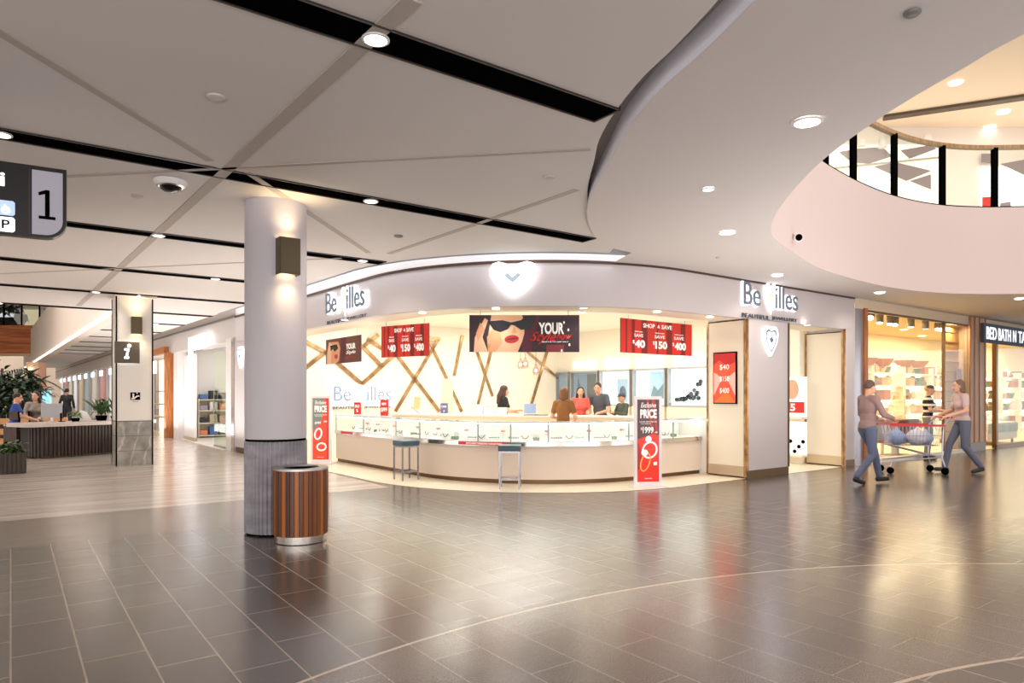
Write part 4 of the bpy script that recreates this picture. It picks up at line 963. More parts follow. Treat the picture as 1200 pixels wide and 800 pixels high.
# ================================================================ round column and bin
def sconce(label, loc, rz, w, h, d):
    """up-and-down wall light: bronze box open at both ends with a glowing core; faces local -y"""
    t = thing('wall_sconce', label, 'wall light', loc, rz, None)
    mb = MB(); mb.box(-w/2, w/2, -d, -d+.012, -h/2, h/2)
    for s in (-1, 1): mb.box(s*(w/2-.006)-.006, s*(w/2-.006)+.006, -d, 0, -h/2, h/2)
    obj('shade', mb, M_SCONCE, t, bevel=.008)
    mb = MB(); mb.box(-w/2+.03, w/2-.03, -.02, 0, -h/2+.02, h/2-.02); obj('back_plate', mb, M_SCONCE, t)
    mb = MB()
    for s in (-1, 1): mb.box(-w/2+.03, w/2-.03, -d+.02, -.025, s*(h/2-.05)-.01, s*(h/2-.05)+.01)
    obj('lamp', mb, mat('warm lamp', (1, 1, 1), .5, 0, 9, (1, .72, .36)), t)
    R = Matrix.Rotation(rz, 3, 'Z')
    for s in (-1, 1):
        l = bpy.data.lights.new('lamp', 'SPOT'); l.energy = 7; l.spot_size = 2.3; l.spot_blend = 1; l.shadow_soft_size = .03; l.color = (1, .76, .45)
        o = bpy.data.objects.new('lamp', l); COL.objects.link(o); o.location = Vector(loc)+R @ Vector((0, -d-.03, s*h*.5)); o.rotation_euler = (0 if s < 0 else PI, 0, 0)
    return t
CX, CY, CR = -2.42, 7.0, .302
t = thing('round_column', 'white round column with a fluted grey stone foot beside the wooden bin', 'column', (CX, CY, 0))
mb = MB(); mb.cyl(0, 0, .955, CZ, CR, 64); obj('shaft', mb, M_LILAC if 0 else mat('column paint', rgb(206, 200, 206), .55), t, smooth=40)
mb = MB(); mb.cyl(0, 0, .93, .956, CR-.006, 48); obj('black_ring', mb, M_BLACK, t, smooth=40)  # black ring between shaft and fluted foot
mb = MB(); prof = []
N_ = 44
for k in range(N_*4):
    th = 2*PI*k/(N_*4); r = CR+.004 if k % 4 in (0, 1) else CR-.01; prof.append((r*math.cos(th), r*math.sin(th)))
mb.prism(prof, .02, .932); obj('fluted_foot', mb, noisy('grey stone', rgb(136, 134, 140), rgb(172, 170, 176), (3, 3, 8), .7, 6), t)
mb = MB(); mb.cyl(0, 0, 0, .02, CR-.02, 40); obj('recessed_foot', mb, M_BLACK, t)  # black disc set back under the fluted foot
ph = math.atan2(-CX, -CY)
a = math.radians(62-90-8)
dirx = Vector((math.sin(math.radians(38)), -math.cos(math.radians(38)), 0))
zc = z_at(300, 0, CY-CR)
sconce('bronze up-and-down wall light on the round column', Vector((CX, CY, zc))+dirx*(CR-.02), math.radians(38), .205, .36, .13)

BX, BY, BR = -2.03, 6.56, .255
t = thing('litter_bin', 'round litter bin of upright wooden slats with steel top ring and foot', 'bin', (BX, BY, 0))
woods = [mat('slat %d' % k, rgb(*c), .4) for k, c in enumerate([(150, 82, 30), (104, 56, 22), (66, 34, 20), (176, 104, 46), (126, 72, 34), (86, 46, 24)])]
rs = random.Random(5); ns = 38
mbs = [MB() for _ in woods]
for k in range(ns):
    th0 = 2*PI*k/ns; th1 = 2*PI*(k+.9)/ns; q = rs.randrange(6); r0, r1 = BR-.02, BR
    mbs[q].prism([(r1*math.cos(th0), r1*math.sin(th0)), (r1*math.cos((th0+th1)/2)*1.003, r1*math.sin((th0+th1)/2)*1.003), (r1*math.cos(th1), r1*math.sin(th1)), (r0*math.cos(th1), r0*math.sin(th1)), (r0*math.cos(th0), r0*math.sin(th0))], .075, .688)
for m_, b_ in zip(woods, mbs): obj('slats', b_, m_, t)
mb = MB(); mb.cyl(0, 0, .06, .68, BR-.022, 40); obj('liner', mb, M_BLACK, t, smooth=40)
mb = MB(); mb.lathe([(BR-.02, 0), (BR-.012, .006), (BR-.012, .075), (BR-.03, .075)], 48); obj('steel_foot', mb, M_CHROME, t, smooth=40)
mb = MB(); mb.lathe([(BR-.085, .69), (BR-.085, .705), (BR+.002, .705), (BR+.004, .686), (BR-.02, .684)], 48); obj('steel_rim', mb, mat('brushed top', rgb(170, 166, 164), .35, .9), t, smooth=40)
mb = MB(); mb.cyl(0, 0, .60, .692, BR-.087, 40); obj('mouth', mb, M_BLACK, t)

# ================================================================ square column with its signs
SU0, SU1, SV0, SV1 = 1.66, 2.29, 15.28, 15.93
mu, mv = (SU0+SU1)/2, (SV0+SV1)/2; hw, hd_ = (SU1-SU0)/2, (SV1-SV0)/2
t = thing('square_column', 'white square column with black corner lines and grey marble foot by the information desk', 'column', W(mu, mv), A)
zf = z_at(493.5, 0, W(SU0, SV0).y)
mb = MB(); mb.box(-hw, hw, -hd_, hd_, zf, CZ); obj('shaft', mb, mat('square column paint', rgb(230, 224, 216), .5), t)
mb = MB(); mb.box(-hw-.004, hw+.004, -hd_-.004, hd_+.004, 0, zf-.004)
def marble():
    m = noisy('grey marble', rgb(120, 116, 110), rgb(168, 162, 154), (5, 5, 5), .35, 8, lo=.3, hi=.7)
    nt = m.node_tree; N = nt.nodes; L = nt.links
    wv = N.new('ShaderNodeTexWave'); wv.inputs['Scale'].default_value = 1.1; wv.inputs['Distortion'].default_value = 9; wv.inputs['Detail'].default_value = 4
    tc = [n for n in N if n.type == 'TEX_COORD'][0]; L.new(tc.outputs['Object'], wv.inputs['Vector'])
    cr = N.new('ShaderNodeValToRGB'); cr.color_ramp.elements[0].position = .0; cr.color_ramp.elements[0].color = (1.6, 1.58, 1.55, 1); cr.color_ramp.elements[1].position = .06; cr.color_ramp.elements[1].color = (1, 1, 1, 1)
    L.new(wv.outputs['Fac'], cr.inputs['Fac'])
    mx = N.new('ShaderNodeMix'); mx.data_type = 'RGBA'; mx.blend_type = 'MULTIPLY'; mx.inputs['Factor'].default_value = 1
    cs = [i for i in mx.inputs if i.type == 'RGBA']; b = N['Principled BSDF']; src = b.inputs['Base Color'].links[0].from_socket
    L.new(src, cs[0]); L.new(cr.outputs['Color'], cs[1]); L.new([o for o in mx.outputs if o.type == 'RGBA'][0], b.inputs['Base Color'])
    return m
obj('marble_foot', mb, marble(), t)
mb = MB()
for k in (1, 2):
    z = zf*k/3; mb.box(-hw-.006, hw+.006, -hd_-.006, hd_+.006, z-.004, z+.004)
obj('marble_joint', mb, mat('joint', rgb(90, 86, 82), .6), t)
mb = MB()
for sx, sy in ((-1, -1), (1, -1), (1, 1), (-1, 1)): mb.box(sx*hw-.012, sx*hw+.012, sy*hd_-.012, sy*hd_+.012, 0, CZ-.02)
mb.box(-hw-.007, hw+.007, -hd_-.007, hd_+.007, zf-.006, zf+.004); obj('corner_line', mb, M_BLACK, t)
def on_sq(px, v=SV0): return u_on(px, v)
us = on_sq(159.5); p = W(us, SV0); sconce('bronze up-and-down wall light on the square column', W(us, SV0, z_at(381.5, 0, p.y)), A, .185, .34, .12)
us0, us1 = on_sq(134), on_sq(163); p = W((us0+us1)/2, SV0)
t = thing('information_sign', 'square brown sign with a glowing white letter i on the square column', 'sign', W((us0+us1)/2, SV0, z_at(413, 0, p.y)), A)
sh = 25/F*p.y
mb = MB(); mb.box(-(us1-us0)/2, (us1-us0)/2, -.09, -.03, -sh/2, sh/2); obj('panel', mb, mat('sign brown', rgb(84, 74, 64), .5), t, bevel=.004)
mb = MB(); mb.box(-(us1-us0)/2+.02, (us1-us0)/2-.02, -.03, 0, -sh/2+.02, sh/2-.02); obj('halo', mb, mat('cool glow', (1, 1, 1), .5, 0, 2.5, (.86, .94, 1)), t)
gi = mat('letter glow', (1, 1, 1), .5, 0, 4, (.9, .95, 1))
plate('letter', oval(.03, .13, .032, .032, 16), -.091, gi, t)
plate('letter', [(-.045, .075), (.035, .075), (.0, -.085), (.03, -.085), (.02, -.12), (-.06, -.12), (-.05, -.085), (-.035, -.085), (-.005, .042), (-.055, .042)], -.091, gi, t)
us = on_sq(158.5); t = thing('escalator_sign', 'small black and white pictogram plate on the square column', 'sign', W(us, SV0, z_at(464, 0, p.y)), A)
mb = MB(); mb.box(-.085, .085, -.008, 0, -.075, .075); obj('plate', mb, M_BLACK, t)
wh = mat('picto white', rgb(236, 232, 226), .5)
plate('pictogram', [(-.07, -.035), (-.03, -.035), (.03, .015), (.07, .015), (.07, -.01), (.04, -.01), (-.02, -.06), (-.07, -.06)], -.009, wh, t); plate('pictogram', oval(-.035, .035, .018, .018, 12), -.009, wh, t); plate('pictogram', rect(-.05, -.02, -.03, .016), -.01, wh, t); plate('pictogram', oval(.03, .058, .014, .012, 10), -.009, wh, t)
mb = MB(); mb.box(-.05, .05, -.004, 0, -.11, -.098); obj('caption', mb, mat('caption', rgb(150, 144, 140), .5), t)

# ================================================================ hanging direction sign
yr = 5.0; R0 = math.radians(31)
pr = atY(78, 245, yr); L_ = 1.35
t = thing('direction_sign', 'black hanging direction sign with a pale panel numbered 1', 'sign', pr - Vector((math.cos(R0), math.sin(R0), 0))*L_/2, R0)
zt, zb = .275, -.235; hwid = L_/2
def rr_poly(x0, x1, z0, z1, r, n=8):
    P = [(x0, z1), (x0, z0)]
    P += [(x1-r+r*math.sin(PI/2*k/n), z0+r-r*math.cos(PI/2*k/n)) for k in range(n+1)]; P.append((x1, z1)); return P
mb = MB(); mb.face_prism(rr_poly(-hwid, hwid, zb, zt, .13), -.04, .04); obj('housing', mb, mat('sign black', rgb(18, 14, 14), .35), t)
plate('number_panel', rr_poly(hwid-.205, hwid-.022, zb+.022, zt-.03, .105), -.0405, mat('panel pale', rgb(184, 182, 196), .5), t)
mb = MB(); mb.box(hwid-.225, hwid-.214, -.042, -.04, zb+.02, zt-.02); obj('divider', mb, mat('sign edge', rgb(52, 38, 34), .4), t)
plate('number', [(hwid-.165, -.1), (hwid-.065, -.1), (hwid-.065, -.078), (hwid-.1, -.078), (hwid-.1, .11), (hwid-.124, .11), (hwid-.168, .088), (hwid-.164, .066), (hwid-.128, .08), (hwid-.128, -.078), (hwid-.165, -.078)], -.043, M_BLACK, t)
lit = mat('sign lit', (1, 1, 1), .5, 0, .85, (.93, 1, .97))
text('destination', 'Aldi', .3, .1, hwid-.51, .15, -.043, lit, t, .02)
def icon(x, z, m): plate('icon', [(x-.052, z-.04), (x-.04, z-.052), (x+.04, z-.052), (x+.052, z-.04), (x+.052, z+.04), (x+.04, z+.052), (x-.04, z+.052), (x-.052, z+.04)], -.041, m, t)
pale = mat('icon pale blue', rgb(170, 190, 230), .5, 0, .5, rgb(176, 196, 236)); grn = mat('icon green', rgb(150, 200, 60), .5, 0, .6, rgb(150, 200, 60)); pgl = mat('icon white', (1, 1, 1), .5, 0, .75, (.9, 1, .95))
icon(hwid-.355, -.05, pale); icon(hwid-.355, -.165, pgl); icon(hwid-.48, -.165, grn)
for (a, b, c, d) in ((-.62, -.51, -.1, .0),):
    mb = MB(); 
    for r_ in (rect(hwid-.532, hwid-.526, -.102, .002), rect(hwid-.434, hwid-.428, -.102, .002), rect(hwid-.532, hwid-.428, -.102, -.096), rect(hwid-.532, hwid-.428, -.004, .002)): mb.face_prism(r_, -.043, -.041)
    obj('icon', mb, pgl, t)
text('icon_letter', 'P', .045, .06, hwid-.355, -.165, -.044, M_BLACK, t, .01)
wc = mat('icon figure', (1, 1, 1), .5, 0, .8, (1, 1, 1))
plate('icon_figure', oval(hwid-.44, -.018, .009, .009, 10), -.044, wc, t); rring(hwid-0.355, -.066, .024, .024, .008, -.044, wc, t, 'icon_figure'); plate('icon_figure', [(hwid-0.366, -.03), (hwid-0.356, -.03), (hwid-0.354, -.056), (hwid-0.334, -.06), (hwid-0.328, -.08), (hwid-0.336, -.082), (hwid-0.344, -.066), (hwid-0.366, -.064)], -.0445, wc, t)
mb = MB(); x = -L_/2+.0
for xx in (hwid-.5,):
    mb.tube([(xx, 0, zt), (xx, 0, CZ-pr.z)], .02, 10)
obj('hanger', mb, M_BLACK, t); mb = MB(); mb.box(hwid-.56, hwid-.44, -.05, .05, CZ-pr.z-.03, CZ-pr.z); obj('ceiling_plate', mb, M_BLACK, t)

# ================================================================ side mall, shops on its far side of the jeweller
M_SIDE = mat('side mall white', rgb(232, 226, 224), .5)
SP = [(sideu(v_), v_) for v_ in (70, 60, 50, 40, 33, 27, 23, 17.4)]
mb = MB(); mb.strip(SP, 2.72, CZ+.3, .45); struct('wall_side_mall', mb, mat('side bulkhead', rgb(206, 198, 194), .6), A)
mb = MB(); mb.strip([(a-.03, b) for a, b in SP], CZ-.06, CZ-.01, .03); struct('trim_30', mb, mat('bulkhead edge', rgb(120, 116, 118), .5), A)
mb = MB(); mb.strip([(sideu(18.2), 18.2), (sideu(17.4), 17.4)], 0, 2.8, .45); struct('wall_pier_4', mb, mat('side pier', rgb(226, 218, 216), .4), A)
mb = MB(); mb.box(sideu(17.6)-.02, sideu(17.6)+.05, 17.45, 17.72, 0, 2.75); struct('trim_31', mb, mat('mirror pier', rgb(176, 170, 170), .15, .8), A)
def sidebox(name, u0, u1, v0, v1, z0, z1, m, parent=None):
    mb = MB(); mb.box(u0, u1, v0, v1, z0, z1); return obj(name, mb, m, parent)
# first white shop: opening, room, leaf of glass, shelves
M_WSH = mat('white shop wall', rgb(236, 232, 228), .6, 0, .02, rgb(252, 250, 248))
for n_, (u0, u1, v0, v1, z0, z1, m) in enumerate([(4.2, 4.7, 23.35, 24.0, 0, 2.8, M_SIDE), (7.6, 7.7, 18.2, 24.0, 0, 3.0, M_WSH), (4.7, 7.7, 23.9, 24.0, 0, 3.0, M_WSH), (4.8, 7.7, 18.1, 18.2, 0, 3.0, M_WHITE), (4.8, 7.7, 18.1, 24.0, 2.95, 3.0, M_WHITE)]):
    mb = MB(); mb.box(u0, u1, v0, v1, z0, z1); struct('wall_white_shop_%d' % n_, mb, m, A)
mb = MB(); mb.box(4.3, 7.7, 18.2, 23.9, .001, .012); struct('floor', mb, mat('white shop floor', rgb(246, 240, 230), .3), A)
mb = MB(); mb.box(-.8, .8, -.02, .02, 0, 2.6)
t = thing('sliding_panel', 'tall white sliding panel at the far end of the white shop opening', 'panel', W(4.4, 22.5, 0), RL); obj('panel', mb, M_WHITE, t); mb = MB(); mb.box(-.8, .8, -.03, .03, 0, .12); obj('kick_plate', mb, mat('pale steel', rgb(206, 190, 164), .3, .6), t)
t = thing('glass_door', 'frameless greenish glass door leaf of the white shop', 'door', W(4.42, 18.95, 0), RL)
mb = MB(); mb.box(-.6, .6, -.006, .006, .02, 2.5); obj('pane', mb, M_GLASSG, t)
mb = MB(); mb.box(-.6, .6, -.02, .02, 0, .05); obj('bottom_rail', mb, M_STEEL, t); mb = MB(); mb.tube([(-.45, -.05, .9), (-.45, -.05, 1.5)], .015, 8); obj('handle', mb, M_STEEL, t)
Ym = W(4.44, 22.5).y
v0, v1 = v_on(222, 4.15), v_on(243, 4.2)
t = thing('glowing_sign', 'overexposed white sign of the white shop in the side mall', 'sign', W(4.17, (v0+v1)/2, z_at(404, 0, W(4.17, (v0+v1)/2).y)), RL)
wd = v0-v1; hh = .42
mb = MB(); mb.box(-wd/2, wd/2, -.05, .0, -hh*.3, hh*.6); obj('glow_panel', mb, M_GLOW, t); mb = MB(); mb.box(-wd/2, -wd*.3, -.05, 0, -hh*1.1, -hh*.3); obj('glow_panel', mb, M_GLOW, t)
t = thing('display_shelf', 'white shelf unit with folded goods inside the white shop', 'shelf', W(5.3, 23.65, .012), RF)
mb = MB()
for z in (.05, .45, .85, 1.2): mb.box(-.45, .45, -.2, .2, z, z+.03)
mb.box(-.47, -.45, -.2, .2, 0, 1.25); mb.box(.45, .47, -.2, .2, 0, 1.25); mb.box(-.45, .45, .18, .2, 0, 1.25); obj('rack', mb, M_CREAM, t)
fold = [rgb(232, 150, 110), rgb(60, 64, 70), rgb(170, 160, 180), rgb(90, 120, 180), rgb(196, 186, 160), rgb(230, 226, 220), rgb(40, 60, 50), rgb(214, 170, 160)]
k = 0
for z in (.08, .48, .88, 1.23):
    for x in (-.3, 0, .3):
        mb = MB(); hh_ = .16+.06*((k*5) % 3); mb.box(-.12, .12, -.12, .12, 0, hh_); o = obj('folded_goods', mb, mat('fold %d' % (k % 8), fold[(k*3) % 8], .7), loc=W(5.3, 23.65, z+.014) + Matrix.Rotation(RF, 3, 'Z') @ Vector((x, 0, 0)), rz=RF, bevel=.02)
        tag(o, 'folded stack of goods on the white shelf unit of the white shop', 'folded goods', 'folded goods in the white shop'); k += 1
area(W(6.2, 21, 2.9), 2.2, 4.5, 30, (1, .97, .94), (0, 0, A))
# orange timber shop
t = thing('timber_portal', 'orange timber shopfront frame beyond the white shop', 'shopfront', W(4.1, 24.9, 0), RL)
mb = MB(); mb.box(.42, .8, -.1, .3, 0, 2.75); obj('post', mb, M_WOOD, t); mb = MB(); mb.box(-3.6, .45, -.1, .3, 2.75, 2.95); obj('head', mb, M_WOOD, t)
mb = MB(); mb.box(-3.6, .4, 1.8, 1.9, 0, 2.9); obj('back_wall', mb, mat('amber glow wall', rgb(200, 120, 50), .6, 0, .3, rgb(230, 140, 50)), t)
mb = MB(); mb.box(-3.2, .3, 1.0, 1.5, 0, 1.0); obj('counter', mb, mat('amber counter', rgb(206, 130, 50), .5, 0, .2, rgb(226, 140, 50)), t)  # counter and back wall glow by material, in place of lamps inside
mb = MB(); mb.box(-2.4, -.6, .4, .44, 1.0, 2.7); obj('window_frame', mb, M_DARKWOOD, t)
mb = MB(); mb.box(-2.6, -.3, -.25, -.2, 2.1, 2.5); obj('glow_sign', mb, mat('soft sign', (1, 1, 1), .5, 0, 2.5, (1, .95, .9)), t)
# further shopfronts  down the side mall
fronts = [('cream', rgb(236, 226, 206), .9), ('dark', rgb(90, 96, 104), .35), ('white', rgb(240, 246, 250), 1.3), ('red', rgb(226, 90, 80), .7), ('cream', rgb(240, 228, 200), .9), ('teal', rgb(150, 190, 190), .7), ('amber', rgb(236, 200, 150), .8), ('white', rgb(240, 246, 250), 1.1), ('cream', rgb(236, 226, 206), .9), ('red', rgb(226, 90, 80), .6), ('white', rgb(240, 246, 250), 1.0)]
v = 28.6
labs = ['first shopfront beyond the orange timber shop, cream lit', 'second shopfront beyond the timber shop, darker glass', 'third shopfront down the side mall, brilliant white', 'fourth shopfront down the side mall with a red lit wall', 'fifth shopfront down the side mall, cream lit', 'sixth shopfront down the side mall, teal lit', 'seventh shopfront down the side mall, amber lit', 'eighth shopfront down the side mall, white lit', 'ninth shopfront down the side mall, cream lit', 'tenth shopfront down the side mall, red lit', 'last and farthest shopfront down the side mall, white lit']
for (nm, c, e), lab in zip(fronts, labs):
    t = thing('shopfront', lab, 'shopfront', W(sideu(v)+.1, v+1.7, 0), RL, 'shopfronts down the side mall')
    mb = MB(); mb.box(1.35, 1.7, -.05, .25, 0, 2.85); obj('pier', mb, M_SIDE, t); mb = MB(); mb.box(-1.7, -1.35, -.05, .25, 0, 2.85); obj('pier', mb, M_SIDE, t)
    mb = MB(); mb.box(-1.35, 1.35, .9, .95, 0, 2.8); obj('lit_interior', mb, mat('front '+nm, c, .6, 0, e*1.7, c), t)  # glowing plane stands in for the lit room behind the pane
    mb = MB(); mb.box(-1.35, 1.35, .1, .11, .05, 2.75); obj('pane', mb, M_GLASS, t)
    mb = MB(); mb.box(-.02, .02, .06, .14, 0, 2.75); mb.box(-1.35, 1.35, .06, .14, 2.7, 2.78); mb.box(-1.35, 1.35, .06, .14, 0, .08); obj('window_frame', mb, M_BLACK if nm in ('dark', 'amber') else M_STEEL, t)
    mb = MB()
    for z in (.5, 1.0, 1.5): mb.box(-1.2, 1.2, .5, .8, z, z+.04)
    obj('shelf', mb, mat('shelf tone', rgb(200, 180, 150), .6), t)
    mb = MB(); mb.box(-.7, .5, -.16, -.1, 2.35, 2.62); obj('blade_sign', mb, mat('soft sign2', (1, 1, 1), .5, 0, 1.6, rgb(220, 236, 250)), t)
    v += 3.45
# void over the side mall: white side fascia with a light strip under it, timber-fronted bridge
e0 = at(129, 370, SZ); e1 = at(40, 425, SZ)
d = (e1-e0).normalized(); s_ = e0-d*4; f_ = e1+d*14
mb = MB(); mb.strip([tuple(s_[:2]), tuple(f_[:2])], SZ, 5.6, -.3); struct('wall_void_side', mb, mat('void side', rgb(236, 222, 210), .7))
mb = MB(); mb.strip([(s_-.0*d)[:2], f_[:2]], SZ+.02, SZ+.09, .03)
tag(obj('strip_light', mb, mat('cove glow', (1, 1, 1), .5, 0, 3.2, (1, .93, .82))), 'long light strip along the lower edge of the white void side in the side mall', 'strip light')
Yb = 44.0
def back(name, px0, px1, py0, py1, m, Y=Yb, th=.2, parent=None, org=Vector((0, 0, 0))):
    x0, x1 = (px0-600)/F*Y, (px1-600)/F*Y; z0, z1 = z_at(py1, 0, Y), z_at(py0, 0, Y)
    mb = MB(); mb.box(x0-org.x, x1-org.x, Y-org.y, Y+th-org.y, z0-org.z, z1-org.z); return obj(name, mb, m, parent)
t = thing('timber_bridge', 'orange timber clad bridge crossing the end of the side mall void', 'bridge')
back('timber_cladding', -60, 48.5, 381, 414, noisy('bridge wood', rgb(150, 76, 30), rgb(204, 118, 58), (.6, .6, 9), .5), parent=t); back('soffit_edge', -60, 48.5, 414, 417, mat('bridge soffit', rgb(200, 170, 140), .6), parent=t); back('end_post', 47.5, 50, 378, 417, M_BLACK, Yb-.1, parent=t)
mb = MB()
for px in (-40, -10, 4, 25, 46): x = (px-600)/F*Yb; mb.box(x-.04, x+.04, Yb, Yb+.06, z_at(381, 0, Yb), z_at(352, 0, Yb))
obj('rail_post', mb, M_BLACK, t)
back('glass_rail', -60, 46, 356, 381, M_GLASS, Yb+.02, .02, t)
t = thing('upper_facade', 'cream upper wall with a dark louvred opening behind the timber bridge', 'facade')
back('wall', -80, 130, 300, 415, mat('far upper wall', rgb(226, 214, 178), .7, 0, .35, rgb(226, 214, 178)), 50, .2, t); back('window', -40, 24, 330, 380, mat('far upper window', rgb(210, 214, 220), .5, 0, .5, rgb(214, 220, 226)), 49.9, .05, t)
back('louvre_panel', 52, 74, 358, 384, M_BLACK, 49.7, .1, t)
mb = MB()
for px in (60, 65, 69, 72): x = (px-600)/F*49.6; mb.box(x-.05, x+.05, 49.55, 49.7, z_at(384, 0, 49.6), z_at(358, 0, 49.6))
obj('louvre_bar', mb, M_SIDE, t); back('post', 45.5, 50.5, 350, 385, M_WHITE, 49.6, .1, t)
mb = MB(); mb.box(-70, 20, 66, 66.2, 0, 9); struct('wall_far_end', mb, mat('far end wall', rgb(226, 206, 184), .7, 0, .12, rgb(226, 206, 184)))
mb = MB(); mb.box(-60, -59.8, -9, 60, 0, 9); struct('wall_far_side', mb, mat('far side wall', rgb(190, 176, 160), .7))
mb = MB(); mb.box(-60, 0, 14, 62, 7.6, 7.8); struct('ceiling', mb, mat('void ceiling', rgb(230, 222, 214), .8))
# lit back things at the end of the mall
t = thing('tan_column', 'tan column with a small wall light far down the side mall', 'column', (0, 0, 0)); back('shaft', 30.5, 44.5, 424, 492, mat('tan paint', rgb(214, 180, 150), .6), 33, .6, t); back('wall_lamp', 33, 37, 433, 442, M_SCONCE, 32.9, .1, t); back('lamp_glow', 33.3, 36.7, 431, 433, mat('warm lamp', (1, 1, 1), .5), 32.92, .06, t)
t = thing('digital_screen', 'pale teal screen behind the seated woman at the desk', 'screen'); back('panel', 34.5, 58.5, 457, 480, mat('teal screen', rgb(130, 190, 204), .4, 0, .7, rgb(140, 200, 214)), 22, .08, t); back('bezel', 34, 59, 456.3, 457.2, M_BLACK, 21.97, .1, t); back('stand', 45, 48, 480, 520, M_BLACK, 22.05, .05, t)
area(W(-3, 27, 7.3), 9, 14, 420, (1, .92, .82), (0, 0, A))

# ================================================================ information desk
D0, D1 = at(44, 535, 0), at(131, 533, 0)
dk = Vector((-10.35, 14.95, 0)); du = Vector((math.cos(math.radians(36)), math.sin(math.radians(36)), 0))
corner = at(50, 538, 0); endp = at(134, 531.5, 0)
hd = math.atan2(endp.y-corner.y, endp.x-corner.x); Ld = (endp-corner).length
t = thing('information_desk', 'information desk with a dark slatted front and pale stone top', 'desk', corner, hd)
zt = z_at(495, 0, corner.y+.3)
def desk_poly(x0, x1, y0, y1, r, n=8):
    P = [(x1, y0), (x1, y1), (x0, y1)]
    P += [(x0+r-r*math.cos(PI/2*k/n), y0+r-r*math.sin(PI/2*k/n)) for k in range(n+1)]; return P
mb = MB(); mb.prism(desk_poly(-.05, Ld+1, .06, .8, .35), .04, zt-.09); obj('core', mb, mat('desk core', rgb(40, 30, 26), .6), t)
mb = MB(); P = desk_poly(-.05, Ld+1, .06, .8, .35)[3:] + [(Ld+1, .06)]
acc = 0
for (x0, y0), (x1, y1) in zip(P, P[1:]):
    dd = math.hypot(x1-x0, y1-y0); k = 0
    while acc + k*.075 < dd:
        f = (acc+k*.075)/dd; x, y = x0+(x1-x0)*f, y0+(y1-y0)*f; mb.box(-.024, .024, -.02, .02, .03, zt-.09, Matrix.Translation((x, y, 0)) @ Matrix.Rotation(math.atan2(y1-y0, x1-x0), 4, 'Z')); k += 1
    acc = acc + k*.075 - dd
obj('slatted_front', mb, M_DARKWOOD, t)
mb = MB(); mb.prism(desk_poly(-.3, Ld+1.05, -.02, .85, .2), zt-.085, zt); obj('stone_top', mb, mat('stone top', rgb(206, 192, 184), .3), t, bevel=.008)
mb = MB(); mb.box(-.1, .3, .85, 1.4, 0, zt-.09); obj('return_panel', mb, M_DARKWOOD, t)
R3 = Matrix.Rotation(hd, 3, 'Z')
def on_desk(x, y, z=0): return corner + R3 @ Vector((x, y, zt+z))
# monitor on the desk
t = thing('computer_monitor', 'grey computer monitor seen from behind on the information desk', 'monitor', on_desk(.42, .45), hd-.5)
mb = MB(); mb.box(-.2, .2, -.02, .02, .1, .42, Matrix.Rotation(.1, 4, 'X')); obj('screen', mb, mat('monitor back', rgb(176, 178, 184), .4), t, bevel=.008); mb = MB(); mb.box(-.1, .1, -.08, .08, 0, .012); mb.box(-.025, .025, -.01, .02, 0, .2); obj('stand', mb, M_STEEL, t)
t = thing('computer_monitor', 'dark edge-on monitor beside the grey one on the desk', 'monitor', on_desk(.66, .5), hd+1.0)
mb = MB(); mb.box(-.2, .2, -.02, .02, .08, .38); obj('screen', mb, M_BLACK, t); mb = MB(); mb.box(-.08, .08, -.07, .07, 0, .012); mb.box(-.02, .02, -.0, .03, 0, .2); obj('stand', mb, M_BLACK, t)
t = thing('paper_stand', 'white folded notice standing on the information desk beside the plants', 'notice', on_desk(1.05, .35), hd)
mb = MB(); mb.face_prism([(-.16, 0), (.2, 0), (.06, .22), (-.08, .26)], -.02, .02); obj('card', mb, M_WHITE, t); mb = MB(); mb.face_prism([(-.14, 0), (.18, 0), (.05, .2)], .05, .06); obj('rear_card', mb, M_CREAM, t)

# ---------------------------------------------------------------- plants
def leaf(mb, base, yaw, length, width, lift, droop):
    """one bent blade"""
    n = 4; prev = None
    dx, dy = math.cos(yaw), math.sin(yaw)
    for k in range(n+1):
        s = k/n; r = length*s; z = length*(lift*s - droop*s*s); wd = width*math.sin(PI*min(.97, .1+.88*s))
        c = Vector(base)+Vector((dx*r*.9, dy*r*.9, z)); a = c+Vector((-dy, dx, 0))*wd/2; b = c-Vector((-dy, dx, 0))*wd/2
        cur = (mb.bm.verts.new(a), mb.bm.verts.new(b))
        if prev: mb.bm.faces.new((prev[0], prev[1], cur[1], cur[0]))
        prev = cur
def bush(mb, c, rx, rz, n, ln, wd, rnd):
    for _ in range(n):
        th = rnd.uniform(0, 2*PI); ph_ = rnd.uniform(-.3, 1); r = rnd.uniform(.3, 1)
        p = Vector(c)+Vector((math.cos(th)*rx*r*math.cos(ph_), math.sin(th)*rx*r*math.cos(ph_), rz*r*math.sin(ph_)))
        leaf(mb, p, rnd.uniform(0, 2*PI), ln*rnd.uniform(.6, 1.2), wd, rnd.uniform(-.2, .9), rnd.uniform(.2, .8))
def potted(name, label, loc, pot_r, pot_h, fn, m=M_LEAF, potm=M_BLACK, group=None):
    t = thing(name, label, 'plant', loc, 0, group)
    mb = MB(); mb.lathe([(pot_r*.75, 0), (pot_r, pot_h), (pot_r*.9, pot_h), (pot_r*.88, pot_h*.9), (.0001, pot_h*.9)], 18); obj('pot', mb, potm, t, smooth=40)
    mb = MB(); fn(mb); obj('foliage', mb, m, t); return t
rp = random.Random(21)
potted('potted_plant', 'leafy plant in a dark pot standing on the information desk', on_desk(1.5, .4), .13, .12, lambda mb: (bush(mb, (0, 0, .28), .2, .28, 90, .22, .05, rp), [leaf(mb, (0, 0, .12), rp.uniform(0, 6.28), .5, .05, 1.1, .3) for _ in range(12)]))
